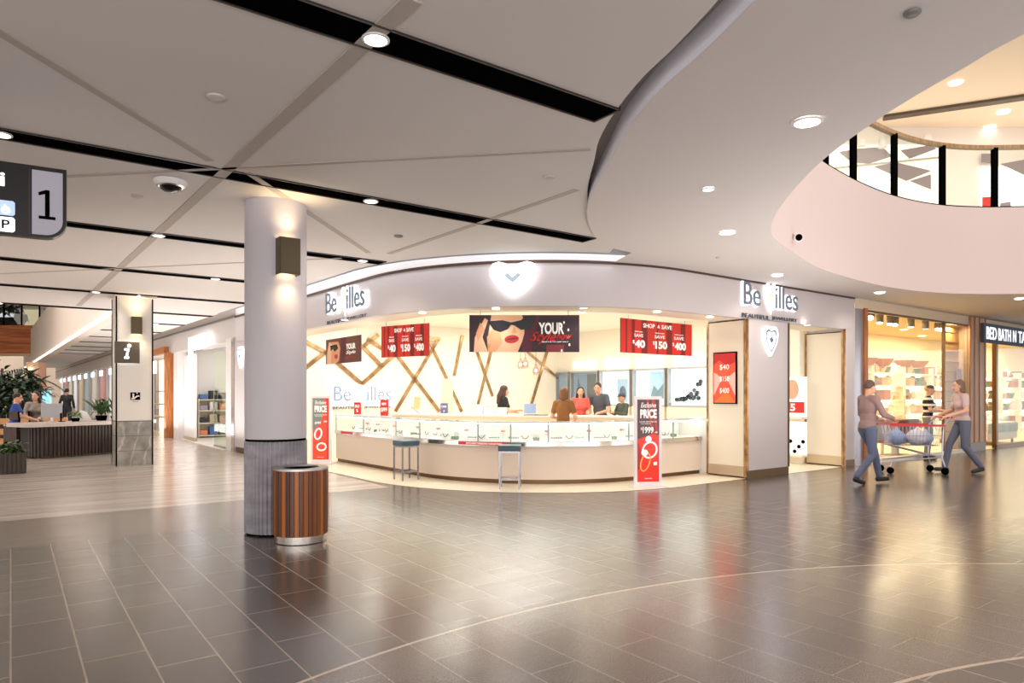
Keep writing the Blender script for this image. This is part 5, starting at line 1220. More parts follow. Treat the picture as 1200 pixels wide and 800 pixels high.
potted('potted_plant', 'taller arching plant at the column end of the information desk', on_desk(1.85, .4), .12, .1, lambda mb: ([leaf(mb, (0, 0, .1), rp.uniform(0, 6.28), rp.uniform(.45, .75), .045, rp.uniform(.5, 1.3), .45) for _ in range(26)]))
potted('potted_plant', 'small pale green plant in the middle of the information desk', on_desk(.85, .3), .09, .08, lambda mb: bush(mb, (0, 0, .14), .13, .12, 50, .12, .04, rp), M_LEAFLIGHT)
p = at(4, 556, 0)
t = thing('planter', 'dark slatted planter of small green leaves at the edge of the view', 'planter', (p.x-.1, p.y+.25, 0), .6)
mb = MB(); mb.box(-.24, .24, -.24, .24, 0, .36)
for k in range(8):
    x = -.22+.063*k
    for a in (-1, 1): mb.box(x-.02, x+.02, a*.25-.012, a*.25+.012, .02, .37); mb.box(a*.25-.012, a*.25+.012, x-.02, x+.02, .02, .37)
obj('slatted_box', mb, M_DARKWOOD, t); mb = MB(); bush(mb, (0, 0, .42), .26, .16, 150, .14, .06, rp); obj('foliage', mb, M_LEAF, t)
def palm(label, loc, h, n, ln, m=M_LEAFDARK):
    t = thing('palm_plant', label, 'plant', loc, rp.uniform(0, 6)); mb = MB(); mb.tube([(0, 0, 0), (.05, 0, h*.5), (0, .04, h)], .07, 8, .04); obj('stem', mb, M_DARKWOOD, t)
    mb = MB()
    for k in range(n):
        yaw = 2*PI*k/n + rp.uniform(-.3, .3); lift = rp.uniform(.1, 1.2); L1 = ln*rp.uniform(.7, 1.1); z0 = h*rp.uniform(.5, 1)
        for j in range(16):
            s = (j+1)/16; c = Vector((math.cos(yaw)*L1*s*.9, math.sin(yaw)*L1*s*.9, z0+L1*(lift*s-.75*s*s)))
            for sd in (-1, 1): leaf(mb, c, yaw+sd*.8, L1*.36*(1.1-s*.6), .05, .1, .4)
    obj('foliage', mb, m, t); return t
def wide(label, px, py0, Y, rx, rz, n, ln, m=M_LEAFDARK):
    p = atY(px, py0, Y); t = thing('garden_bush', label, 'plant', (p.x, Y, 0)); mb = MB(); mb.tube([(0, 0, 0), (0, 0, p.z)], .05, 6); obj('stem', mb, M_DARKWOOD, t)
    mb = MB(); bush(mb, (0, 0, p.z), rx, rz, n, ln, .12, rp); obj('foliage', mb, m, t)
wide('dense dark green bush behind the information desk', 10, 462, 19.5, .95, 1.0, 420, .45)
wide('lower dark bush filling the corner behind the desk stools', -4, 480, 18.5, 1.0, .8, 360, .4)
wide('pale green bush beside the teal screen', 27, 455, 20.5, .35, .4, 90, .3, M_LEAFLIGHT)
palm('tall dark palm arching beside the timber bridge', atY(2, 462, 21)*1.0 - Vector((0, 0, atY(2, 462, 21).z)), 2.2, 9, 1.7)
palm('slender palm with long fronds in front of the tan column', atY(20, 462, 23) - Vector((0, 0, atY(20, 462, 23).z)), 2.0, 8, 1.5)
for px, lab in ((16, 'dark bush in a planter on the timber bridge'), (1, 'second dark bush on the timber bridge at the edge of the view')):
    p = atY(px, 381, Yb+.8); t = thing('bridge_plant', lab, 'plant', p); mb = MB(); mb.box(-.5, .5, -.3, .3, -.1, .5); obj('planter_box', mb, M_BLACK, t)
    mb = MB(); bush(mb, (0, 0, .95), .45, .65, 120, .5, .16, rp); obj('foliage', mb, M_LEAFDARK, t)
p = atY(24.5, 379, Yb+.6); t = thing('bridge_pot', 'white round pot on the timber bridge', 'pot', p); mb = MB(); mb.lathe([(.2, 0), (.4, .3), (.35, .6), (.3, .55), (.0001, .5)], 16); obj('bowl', mb, M_WHITE, t, smooth=50); mb = MB(); mb.lathe([(.2, -.06), (.2, 0)], 12); obj('foot', mb, M_WHITE, t)
# stools / chair at the desk and a bench behind
def desk_chair(label, loc, rz):
    t = thing('desk_chair', label, 'chair', loc, rz, 'dark high chairs at the information desk')
    mb = MB(); mb.box(-.2, .2, -.2, .2, .6, .64); obj('seat', mb, M_DARKWOOD, t, bevel=.01)
    for a in (-1, 1):
        for b in (-1, 1):
            mb = MB(); mb.tube([(a*.17, b*.17, .6), (a*.21, b*.21, 0)], .016, 8); obj('leg', mb, M_BLACK, t)
        mb = MB(); mb.tube([(a*.18, -.18, .6), (a*.19, -.22, 1.02)], .016, 8); obj('back_post', mb, M_BLACK, t)
    mb = MB(); mb.box(-.19, .19, -.235, -.2, .84, 1.02); obj('backrest', mb, M_DARKWOOD, t)
    mb = MB(); mb.tube([(-.2, -.2, .22), (.2, -.2, .22), (.2, .2, .22), (-.2, .2, .22), (-.2, -.2, .22)], .01, 6); obj('foot_rail', mb, M_BLACK, t); return t
p = at(22, 536, 0); c0 = desk_chair('dark high chair at the open end of the information desk, the outer one', (p.x, p.y+.2, 0), math.radians(-30))
p = at(35, 534, 0); dup(c0, (p.x+.05, p.y+.3, 0), math.radians(-60), 'dark high chair at the open end of the information desk, half behind the other')
p = at(5, 529, 0)
t = thing('timber_bench', 'tan timber bench with stacked rails behind the planter', 'bench', (p.x-.4, p.y+1.6, 0), .55)
mb = MB()
for z in (.1, .35, .62): mb.box(-1.2, .75, -.2, .2, z, z+.15)
obj('rails', mb, mat('tan rail', rgb(190, 140, 92), .5), t); mb = MB(); mb.box(-1.2, -1.1, -.18, .18, 0, .75); mb.box(.6, .7, -.18, .18, 0, .75); obj('leg', mb, M_DARKWOOD, t)

# ================================================================ homeware shop
def rbox(name, u0, u1, v0, v1, z0, z1, m): mb = MB(); mb.box(u0, u1, v0, v1, z0, z1); return struct(name, mb, m, A)
VB = 9.6
rbox('floor', 13.4, 36, 6.84, VB, .002, .01, mat('homeware floor', rgb(238, 216, 178), .35))
rbox('ceiling', 13.4, 36, 6.9, VB+.2, 3.12, 3.2, mat('homeware ceiling', rgb(250, 226, 180), .7))
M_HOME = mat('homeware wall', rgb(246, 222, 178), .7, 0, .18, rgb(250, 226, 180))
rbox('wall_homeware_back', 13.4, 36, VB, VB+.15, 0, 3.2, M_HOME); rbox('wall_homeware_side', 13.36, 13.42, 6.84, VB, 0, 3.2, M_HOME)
rbox('wall_homeware_head', 13.4, 36, 6.83, 6.95, 3.1, SZ, mat('homeware head', rgb(238, 218, 190), .6))
rbox('wall_pier_5', 13.39, 13.71, 6.84, 7.1, 0, 3.12, mat('grey mirror', rgb(176, 176, 186), .25, .5))
rbox('trim_40', 13.71, 13.85, 6.8, 6.98, 0, 3.12, M_WOOD)
rbox('trim_41', 13.85, 18.9, 6.84, 6.9, 3.06, 3.12, M_BRONZE)
t = thing('shop_window', 'tall clear shop window of the homeware shop between the timber posts', 'window', W(13.85, 6.86, 0), A)
mb = MB(); mb.box(0, 5.0, -.006, .006, .08, 3.08); obj('pane', mb, M_GLASS, t); mb = MB(); mb.box(3.62, 3.68, -.03, .03, 0, 3.08); obj('mullion', mb, M_BRONZE, t)
mb = MB(); mb.box(0, 5.0, -.05, .05, 0, .08); obj('sill', mb, mat('sill cream', rgb(244, 234, 216), .5), t)
t = thing('timber_column', 'timber clad column beside the homeware shop entrance', 'column', W(19.31, 7.0, 0), A)
mb = MB(); mb.box(-.46, .46, -.2, .25, .22, SZ); obj('cladding', mb, noisy('pale timber', rgb(196, 160, 124), rgb(216, 186, 156), (20, 20, 1), .5), t)
mb = MB()
for x in (-.46, -.2, .1, .46): mb.box(x-.03, x+.03, -.215, -.2, .22, SZ)
obj('batten', mb, M_WOOD, t); mb = MB(); mb.box(-.47, .47, -.21, .26, 0, .22); obj('kick_plate', mb, mat('kick grey', rgb(110, 100, 90), .4, .3), t)
t = thing('slat_screen', 'orange timber slatted screen inside the homeware window', 'screen', W(18.5, 7.05, 0), A)
mb = MB(); mb.box(-.4, .36, 0, .05, 0, 3.05); obj('board', mb, mat('orange timber', rgb(226, 168, 104), .5), t)
mb = MB()
for k in range(11): mb.box(-.4, .36, -.012, 0, .5+.24*k, .515+.24*k)
obj('slat_line', mb, mat('slat shade', rgb(180, 120, 66), .5), t)
u0, u1 = u_on(1122, 6.98), u_on(1139, 6.98); p = W(u0, 6.98)
t = thing('window_notice', 'dusty pink notice hanging inside the homeware window', 'notice', W((u0+u1)/2, 6.98, z_at(448, 0, p.y)), A)
mb = MB(); mb.box(-(u1-u0)/2, (u1-u0)/2, 0, .02, -.34, .34); obj('card', mb, mat('dusty pink', rgb(196, 150, 146), .6), t); text('lettering', 'SALE', (u1-u0)*.8, .14, 0, -.03, -.002, mat('pink letter', rgb(236, 214, 208), .5), t, .02)
# shop sign
us0 = u_on(1155, 6.7); p = W(u_on(1178, 6.7), 6.7)
t = thing('shop_sign', 'glowing white lettering on a grey bar over the homeware shop entrance', 'sign', W(us0, 6.72, z_at(392.5, 0, p.y)), A)
mb = MB(); mb.box(-.05, 4.6, .0, .08, -.24, .24); obj('bar', mb, mat('sign bar', rgb(84, 96, 118), .7), t)
for s, x, wd in (('BED', .42, .7), ('BATH', 1.29, .9), ('N', 1.98, .23), ('TABLE', 2.84, 1.25)):
    text('lettering', s, wd*.94, .31, x, 0, -.004, mat('white letter', (1, 1, 1), .4, 0, .7, (.9, .95, 1)), t, .012, .012)
t = thing('entrance_frame', 'bronze framed glass panel beside the homeware entrance', 'shopfront', W(20.6, 6.86, 0), A)
mb = MB(); mb.box(-.06, .06, -.05, .05, 0, 2.75); mb.box(-.06, 6, -.05, .05, 0, .1); obj('frame', mb, M_BRONZE, t); mb = MB(); mb.box(.06, 6, -.006, .006, .1, 2.75); obj('pane', mb, M_GLASS, t)
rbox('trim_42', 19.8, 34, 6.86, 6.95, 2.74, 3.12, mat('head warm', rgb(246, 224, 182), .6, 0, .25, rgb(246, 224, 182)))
# shelving with goods along the back wall
goods = [(rgb(206, 160, 110), 'box'), (rgb(150, 130, 106), 'jar'), (rgb(240, 232, 218), 'pot'), (rgb(120, 110, 98), 'jar'), (rgb(226, 196, 150), 'cushion'), (rgb(180, 110, 70), 'box'), (rgb(250, 246, 236), 'cushion'), (rgb(120, 140, 110), 'pot')]
shp = {}
def good(kind, col, loc, rz, sc):
    key = (kind, col)
    if key not in shp:
        mb = MB()
        if kind == 'box': mb.box(-.16, .16, -.12, .12, 0, .2); mb.box(-.165, .165, -.125, .125, .2, .24)
        elif kind == 'jar': mb.lathe([(.08, 0), (.11, .04), (.12, .14), (.06, .2), (.07, .23), (.05, .27), (.0001, .28)], 14)
        elif kind == 'pot': mb.lathe([(.08, 0), (.14, .2), (.15, .22), (.12, .22), (.1, .05), (.0001, .05)], 14)
        else: mb.ball((0, 0, .15), (.2, .09, .15), 12)
        o = obj(kind, mb, mat('goods '+str(col), col, .6), loc=loc, rz=rz, smooth=35, bevel=.012 if kind == 'box' else 0); shp[key] = o
    else:
        o = shp[key].copy(); COL.objects.link(o); o.location = loc; o.rotation_euler.z = rz
    o.scale = (sc, sc, sc)
    nm = {'box': 'storage_box', 'jar': 'lidded_jar', 'pot': 'open_pot', 'cushion': 'cushion'}[kind]; o.name = nm
    return tag(o, {'box': 'storage box on the homeware wall shelves', 'jar': 'lidded jar on the homeware wall shelves', 'pot': 'open pot on the homeware wall shelves', 'cushion': 'plump cushion on the homeware wall shelves'}[kind], kind, 'goods on the homeware wall shelves: '+kind)
rg = random.Random(9); u = 17.2; bay = 0
which = ['first', 'second', 'third', 'fourth', 'fifth', 'sixth', 'seventh', 'eighth', 'ninth', 'tenth']
while u < 33.0:
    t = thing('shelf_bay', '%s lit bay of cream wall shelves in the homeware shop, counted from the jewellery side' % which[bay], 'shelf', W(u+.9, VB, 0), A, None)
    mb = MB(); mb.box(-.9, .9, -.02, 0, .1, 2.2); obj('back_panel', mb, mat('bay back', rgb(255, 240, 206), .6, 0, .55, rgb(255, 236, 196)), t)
    mb = MB()
    for x in (-.9, .87): mb.box(x, x+.03, -.4, 0, 0, 2.2)
    obj('upright', mb, M_CREAM, t)
    for z in (.35, .8, 1.22, 1.62, 1.98):
        mb = MB(); mb.box(-.87, .87, -.38, -.02, z, z+.035); obj('shelf', mb, M_CREAM, t)
        mb = MB(); mb.box(-.87, .87, -.06, -.03, z-.03, z-.005); obj('shelf_light', mb, mat('shelf light', (1, 1, 1), .5, 0, 3.5, (1, .9, .7)), t)
        if z > .3:
            x = -.72
            while x < .75:
                c, kd = goods[rg.randrange(8)]; good(kd, c, W(u+.9+x, VB-.2, z+.036), A, rg.uniform(.75, 1.15)); x += rg.uniform(.3, .46)
    u += 1.85; bay += 1
for k in range(5):
    uu = 17.6+k*1.1; z = 2.2; mb = MB(); mb.lathe([(.15, 0), (.26, .16), (.28, .2), (.25, .2), (.13, .03), (.0001, .03)], 14)
    tag(obj('basket', mb, mat('basket brown', rgb(176, 120, 70), .7), loc=W(uu+.2*(k % 2), VB-.29, z+.0)), 'brown basket standing on top of the homeware wall shelves', 'basket', 'baskets on top of the homeware wall shelves')
# table displays inside
def display_table(label, u, v, w, d, h, m):
    t = thing('display_table', label, 'table', W(u, v, .01), A); mb = MB(); mb.box(-w/2, w/2, -d/2, d/2, h-.05, h); obj('table_top', mb, m, t, bevel=.006)
    for a in (-1, 1):
        for b in (-1, 1): mb = MB(); mb.box(a*(w/2-.05)-.025, a*(w/2-.05)+.025, b*(d/2-.05)-.025, b*(d/2-.05)+.025, 0, h-.05); obj('leg', mb, m, t)
display_table('white display table of linen inside the homeware window', 15.6, 8.0, 1.6, .7, .8, M_WHITE)
for k, (du_, c) in enumerate([(-.55, rgb(250, 246, 236)), (-.2, rgb(236, 220, 190)), (.15, rgb(248, 240, 226)), (.5, rgb(226, 206, 170))]):
    mb = MB(); mb.box(-.14, .14, -.2, .2, 0, .12+.05*(k % 2)); tag(obj('folded_linen', mb, mat('linen %d' % k, c, .8), loc=W(15.6+du_, 8.0, .812), rz=A, bevel=.03), 'folded stack of pale linen on the white homeware table', 'linen', 'folded linen on the white homeware table')
t = thing('dressed_bed', 'dressed display bed with pale blue bedding inside the homeware entrance', 'bed', W(22.6, 8.0, .01), A)
mb = MB(); mb.box(-1.2, 1.0, -.7, .6, .12, .4); obj('base', mb, M_CREAM, t, bevel=.03); mb = MB(); mb.box(-1.22, 1.02, -.74, .62, .3, .62); obj('duvet', mb, noisy('pale blue linen', rgb(196, 214, 214), rgb(230, 236, 230), (3, 3, 3), .8), t, bevel=.1)
for a in (-1, 1): mb = MB(); mb.ball((.7, a*.32, .7), (.2, .3, .13), 14); obj('pillow', mb, M_WHITE, t, smooth=60)
for a in (-1.1, .9):
    for b in (-.6, .5): mb = MB(); mb.cyl(a, b, 0, .14, .03, 10); obj('leg', mb, M_WOOD, t)
p = W(20.15, 7.6, .01)
potted('potted_plant', 'green plant in a pot just inside the homeware entrance', p, .18, .3, lambda mb: bush(mb, (0, 0, .5), .25, .3, 70, .25, .09, rp), M_LEAF, M_WHITE)
# spotlights hung behind the window head
def spot(label, px, py, tilt):
    u = u_on(px, 7.15); p = W(u, 7.15); z = z_at(py, 0, p.y)
    t = thing('track_spotlight', label, 'spotlight', W(u, 7.15, 3.12), A+PI*.1, 'grey track spotlights in the homeware window')
    mb = MB(); mb.tube([(0, 0, 0), (0, 0, z-3.12+.05)], .012, 8); obj('stem', mb, M_STEEL, t)
    mb = MB(); T = Matrix.Translation((0, 0, z-3.12)) @ Matrix.Rotation(tilt, 4, 'Y'); mb.cyl(0, 0, -.14, .14, .075, 16, M=T); obj('can', mb, mat('spot grey', rgb(140, 126, 104), .5), t, smooth=40)
    mb = MB(); mb.cyl(0, 0, -.146, -.14, .06, 14, M=T); obj('lens', mb, mat('spot glow', (1, 1, 1), .5, 0, 5, (1, .9, .7)), t)
for px, py, tl, lab in [(1021, 368, .9, 'first grey spotlight from the jewellery side in the homeware window, tilted far over'), (1031, 371, .25, 'second grey spotlight from the jewellery side in the homeware window'), (1043, 373, .35, 'third grey spotlight in the homeware window, overlapping the next one'), (1049, 374, .45, 'fourth grey spotlight in the homeware window, overlapping the one before'),
                   (1067.5, 376, .1, 'fifth grey spotlight in the homeware window, hanging almost straight'), (1084.5, 378, -.12, 'sixth grey spotlight in the homeware window, tilted slightly back'), (1099, 380, .5, 'seventh grey spotlight in the homeware window'), (1104, 381, .6, 'last grey spotlight before the orange slatted screen')]: spot(lab, px, py, tl)
for uu, vv, sx in ((16, 8.2, 3), (21, 8.3, 4), (27, 8.3, 5)): area(W(uu, vv, 3.08), sx, 1.6, 95, (1, .84, .58), (0, 0, A))
for k, (uu, vv) in enumerate([(15.5, 8.4), (17, 9), (19, 8.4), (21.5, 9), (23.5, 8.4), (26, 9)]):
    downlight('homeware_downlight', 'round lamp in the warm homeware shop ceiling', W(uu, vv, 3.118), .1, 'lamps in the homeware shop ceiling', M_LAMP, M_WHITE)

area(W(18.2, 6.96, 3.05), .5, .1, 14, (1, .8, .5), (math.radians(-18), 0, A))  # added light, only brightens the slatted screen
# ================================================================ people
def rot_x(p, piv, a):
    y, z = p[1]-piv[1], p[2]-piv[2]
    return (p[0], piv[1]+y*math.cos(a)-z*math.sin(a), piv[2]+y*math.sin(a)+z*math.cos(a))
def remesh(mb, vox, name, m, parent, it=3, cut=None):
    me = bpy.data.meshes.new(name); bmesh.ops.recalc_face_normals(mb.bm, faces=mb.bm.faces[:]); mb.bm.to_mesh(me); mb.bm.free()
    t = bpy.data.objects.new(name, me); COL.objects.link(t)
    r = t.modifiers.new('r', 'REMESH'); r.mode = 'VOXEL'; r.voxel_size = vox
    if it: s = t.modifiers.new('s', 'SMOOTH'); s.factor = .5; s.iterations = it
    dg = bpy.context.evaluated_depsgraph_get(); dg.update()
    out = bpy.data.meshes.new_from_object(t.evaluated_get(dg)); bpy.data.objects.remove(t); bpy.data.meshes.remove(me)
    if cut:
        bm = bmesh.new(); bm.from_mesh(out)
        bmesh.ops.delete(bm, geom=[v for v in bm.verts if cut(v.co)], context='VERTS'); bm.to_mesh(out); bm.free()
    out.materials.clear(); out.materials.append(m); out.shade_smooth()
    o = bpy.data.objects.new(name, out); COL.objects.link(o); o.parent = parent
    return o
def person(label, loc, rz, H=1.68, lean=0, turn=0, nod=0, P=None, top=(90, 90, 90), legs=(50, 56, 70), hair=(40, 28, 20), shoes=(20, 20, 22), style='long', sleeve='short', skin=(224, 172, 142),
           female=True, stripes=False, hips=.92, group=None, extra=None):
    """a clothed figure facing local +y; P overrides joints (metres for a 1.70 m figure)"""
    s = H/1.7; t = thing('person', label, 'person', loc, rz, group)
    w_ = .93 if female else 1.04
    J = dict(pel=(0, 0, .96), wai=(0, .005, 1.1), che=(0, .0, 1.27), shl=(-.165*w_, -.005, 1.40), shr=(.165*w_, -.005, 1.40), nek=(0, -.005, 1.44), hed=(0, .022, 1.585),
             ell=(-.235*w_, -.03, 1.13), elr=(.235*w_, -.03, 1.13), wrl=(-.24*w_, .06, .89), wrr=(.24*w_, .06, .89),
             hil=(-.088, 0, hips), hir=(.088, 0, hips), knl=(-.095, .025, .5), knr=(.095, .025, .5), anl=(-.1, -.02, .085), anr=(.1, -.02, .085), tol=(-.115, .12, .03), tor=(.115, .12, .03))
    up = ('wai', 'che', 'shl', 'shr', 'nek', 'hed', 'ell', 'elr', 'wrl', 'wrr')
    for k in up: J[k] = rot_x(J[k], (0, 0, .96), -lean)
    J.update(P or {})
    J = {k: Vector(v)*s for k, v in J.items()}
    col = mat('skin %d %d %d' % skin, rgb(*skin), .5)
    T = Matrix.Rotation(-lean, 4, 'X')
    hT = Matrix.Translation(J['hed']) @ Matrix.Rotation(turn, 4, 'Z') @ Matrix.Rotation(-nod, 4, 'X') @ Matrix.Scale(s, 4)
    def hp(x, y, z): return hT @ Vector((x, y, z))
    R3_ = hT.to_3x3().normalized().to_4x4()
    def torso(mb, g):
        mb.ball(J['pel'], ((.155 if female else .15)*s+g, .11*s+g, .12*s+g), 18, T); mb.ball(J['wai'], ((.122 if female else .14)*s+g, .092*s+g, .14*s+g), 18, T)
        mb.ball(J['che'], (.15*s*w_+g, .108*s+g, .17*s+g), 18, T); mb.cone(J['shl']+Vector((.02, 0, -.01))*s, J['shr']+Vector((-.02, 0, -.01))*s, .058*s+g, .058*s+g)
        if female: 
            f = T @ Vector((0, .075*s, -.02*s))
            for a in (-1, 1): mb.ball(J['che']+f+Vector((a*.065*s, 0, 0)), .062*s+g*.6, 14)
    def arms(mb, g, full=True):
        for a in 'lr':
            e = J['el'+a]; mb.cone(J['sh'+a], e, .05*s+g, .04*s+g)
            if full: mb.cone(e, J['wr'+a], .038*s+g, .026*s+g)
    # body: one continuous skin
    mb = MB(); torso(mb, -.006); arms(mb, 0)
    for a in 'lr':
        mb.cone(J['hi'+a], J['kn'+a], .078*s, .052*s); mb.cone(J['kn'+a], J['an'+a], .05*s, .034*s); mb.cone(J['an'+a]+Vector((0, 0, -.03*s)), J['to'+a], .036*s, .026*s)
    mb.cone(J['nek']-Vector((0, 0, .03))*s, hp(0, -.02, -.06), .054*s, .05*s)
    mb.ball(hp(0, -.008, .025), (.073*s, .092*s, .09*s), 20, R3_); mb.ball(hp(0, .028, -.04), (.056*s, .06*s, .075*s), 18, R3_); mb.ball(hp(0, .06, -.085), (.026*s, .024*s, .022*s), 12, R3_)
    mb.cone(hp(0, .088, .01), hp(0, .108, -.025), .009*s, .016*s, 10)
    for a in (-1, 1): mb.ball(hp(a*.074, -.005, -.012), (.012*s, .022*s, .034*s), 10, R3_)
    for a, sg in (('l', -1), ('r', 1)):
        d = (J['wr'+a]-J['el'+a]).normalized(); side = d.cross(Vector((0, 0, 1))); side = side.normalized() if side.length > .1 else Vector((1, 0, 0)); nrm = side.cross(d).normalized()
        pc = J['wr'+a]+d*.05*s; mb.cone(J['wr'+a], pc+d*.02*s, .026*s, .03*s, 10)
        for k in range(4):
            b0 = J['wr'+a]+d*.075*s+side*(k-1.5)*.0165*s; L_f = (.062, .074, .07, .054)[k]*s
            m1 = b0+d*L_f*.55-nrm*.008*s; mb.cone(b0, m1, .0092*s, .0085*s, 8); mb.cone(m1, m1+d*L_f*.4-nrm*.026*s, .0085*s, .007*s, 8)
        th = J['wr'+a]+d*.03*s+side*sg*.028*s; m1 = th+d*.035*s+side*sg*.025*s; mb.cone(th, m1, .0115*s, .0095*s, 8); mb.cone(m1, m1+d*.03*s, .0095*s, .008*s, 8)
    remesh(mb, .0085, 'body', col, t, 2)
    # face
    ey = mat('eye white', rgb(240, 236, 230), .3); iris = mat('iris', rgb(46, 30, 22), .2)
    for a in (-1, 1):
        mb = MB(); mb.ball(hp(a*.03, .074, .012), (.0135*s, .008*s, .007*s), 10, R3_); e = obj('eye', mb, ey, t, smooth=60)
        mb = MB(); mb.ball(hp(a*.03, .081, .012), (.006*s, .004*s, .006*s), 8, R3_); obj('iris', mb, iris, e, smooth=60)
        mb = MB(); mb.cone(hp(a*.046, .076, .033), hp(a*.016, .085, .035), .0035*s, .004*s, 6); obj('eyebrow', mb, mat('hair %d %d %d' % hair, rgb(*hair), .55), t)
    mb = MB(); mb.ball(hp(0, .088, -.057), (.022*s, .008*s, .0075*s), 12, R3_); obj('mouth', mb, mat('lip', rgb(186, 96, 90), .4), t, smooth=60)
    # clothes
    tm = mat('top %d %d %d' % top, rgb(*top), .75)
    if stripes:
        tm = bpy.data.materials.new('striped top'); tm.use_nodes = True; nt = tm.node_tree; N = nt.nodes; L = nt.links; b = N['Principled BSDF']; b.inputs['Roughness'].default_value = .8
        tc = N.new('ShaderNodeTexCoord'); sp = N.new('ShaderNodeSeparateXYZ'); L.new(tc.outputs['Object'], sp.inputs[0])
        m1 = N.new('ShaderNodeMath'); m1.operation = 'MULTIPLY'; m1.inputs[1].default_value = 7.5; L.new(sp.outputs['Z'], m1.inputs[0])
        m2 = N.new('ShaderNodeMath'); m2.operation = 'FRACT'; L.new(m1.outputs[0], m2.inputs[0])
        cr = N.new('ShaderNodeValToRGB'); cr.color_ramp.interpolation = 'CONSTANT'; cr.color_ramp.elements[0].color = (*rgb(*top), 1); cr.color_ramp.elements[1].position = .62; cr.color_ramp.elements[1].color = (*rgb(238, 234, 228), 1)
        L.new(m2.outputs[0], cr.inputs['Fac']); L.new(cr.outputs['Color'], b.inputs['Base Color'])
    mb = MB(); torso(mb, .012*s)
    for a in 'lr':
        e = J['el'+a]
        if sleeve == 'long': mb.cone(J['sh'+a], e, .056*s, .05*s); mb.cone(e, J['wr'+a]-(J['wr'+a]-e)*.04, .05*s, .036*s)
        else: mb.cone(J['sh'+a], J['sh'+a].lerp(e, .62), .06*s, .056*s)
    hem = J['pel'].z-(.0 if sleeve == 'short' else .05)*s; remesh(mb, .011, 'top', tm, t, 4, lambda c: c.z < hem)
    mb = MB(); mb.ball(J['pel'], ((.16 if female else .155)*s+.004, .114*s+.004, .12*s), 18, T)
    for a in 'lr': mb.cone(J['hi'+a], J['kn'+a], .094*s, .066*s); mb.cone(J['kn'+a], J['an'+a]+Vector((0, 0, .02*s)), .064*s, .05*s)
    remesh(mb, .012, 'trousers', mat('legs %d %d %d' % legs, rgb(*legs), .8), t, 3)
    for a in 'lr':
        mb = MB(); an, to = J['an'+a], J['to'+a]; d = (to-an); d.z = min(d.z, 0) if abs(d.z) > .1*s else 0; d = (to-an)
        mb.cone(an+Vector((0, -.03*s, -.035*s)), to+Vector((0, .02*s, .008*s)), .042*s, .036*s); mb.cone(an, an+Vector((0, 0, -.02*s)), .044*s, .044*s)
        remesh(mb, .01, 'shoe', mat('shoe %d %d %d' % shoes, rgb(*shoes), .5), t, 2, None)
    # hair
    hm = mat('hair %d %d %d' % hair, rgb(*hair), .5)
    mb = MB(); mb.ball(hp(0, -.022, .04), (.082*s, .094*s, .088*s), 18, R3_)
    if style == 'long':
        for a in (-1, 1): mb.cone(hp(a*.066, -.01, .02), hp(a*.075, -.02, -.1), .024*s, .034*s); mb.cone(hp(a*.075, -.02, -.1), hp(a*.08, -.02, -.22), .036*s, .026*s)
        mb.cone(hp(0, -.06, .0), hp(0, -.085, -.13), .06*s, .075*s); mb.cone(hp(0, -.085, -.13), hp(0, -.1, -.27), .072*s, .05*s)
    elif style == 'bob':
        for a in (-1, 1): mb.cone(hp(a*.068, -.02, .02), hp(a*.07, -.02, -.09), .026*s, .03*s)
        mb.cone(hp(0, -.06, .0), hp(0, -.06, -.09), .06*s, .06*s)
    elif style == 'tail':
        mb.ball(hp(0, -.1, .02), .035*s, 10); mb.cone(hp(0, -.12, .0), hp(0, -.13, -.17), .034*s, .016*s)
    remesh(mb, .009, 'hair', hm, t, 3, lambda c: ((hT.inverted() @ c).y > .062 and (hT.inverted() @ c).z < .075) or ((hT.inverted() @ c).y > .035 and (hT.inverted() @ c).z < -.0))
    if style == 'cap':
        cm = mat('cap cloth', rgb(*(extra or (60, 66, 78))), .8); mb = MB(); mb.ball(hp(0, -.012, .055), (.086*s, .1*s, .07*s), 16, R3_); c = remesh(mb, .009, 'cap', cm, t, 2, lambda c: (hT.inverted() @ c).z < .04)
        mb = MB(); mb.ball(hp(0, .1, .045), (.062*s, .055*s, .008*s), 14, R3_); obj('brim', mb, cm, c, smooth=60)
    return t
A_up = lambda hx, hy, hz, ex=.24, ey=.02, ez=1.12: None
SA1 = dict(ell=(-.23, .02, 1.13), elr=(.23, .02, 1.13), wrl=(-.1, .28, 1.1), wrr=(.1, .28, 1.1))
# staff and customers in the jewellery shop
person('long-haired seller in black with raised hands, behind the small white carton', (-.2, 13.95, 0), math.radians(-70), 1.58, .05, 0, .15, dict(ell=(-.22, .06, 1.14), elr=(.22, .06, 1.14), wrl=(-.12, .3, 1.12), wrr=(.1, .34, 1.16)),
       (28, 24, 24), (26, 26, 30), (74, 44, 28), style='long', sleeve='short')
person('woman with auburn hair and brown top seen from behind inside the counter ring', (.9, 12.05, 0), math.radians(-20), 1.52, .1, 0, .1, dict(ell=(-.24, .06, 1.12), elr=(.24, .06, 1.12), wrl=(-.16, .28, 1.08), wrr=(.17, .3, 1.08)),
       (142, 92, 46), (34, 28, 26), (126, 78, 42), style='bob', sleeve='short')
person('dark-haired woman in a coral red blouse facing out beside the man in charcoal', (1.43, 14.3, 0), math.radians(178), 1.56, .08, 0, .12, dict(ell=(-.22, .06, 1.12), elr=(.22, .06, 1.12), wrl=(-.12, .26, 1.06), wrr=(.12, .26, 1.06)),
       (226, 104, 92), (40, 40, 46), (34, 22, 18), style='long', sleeve='short')
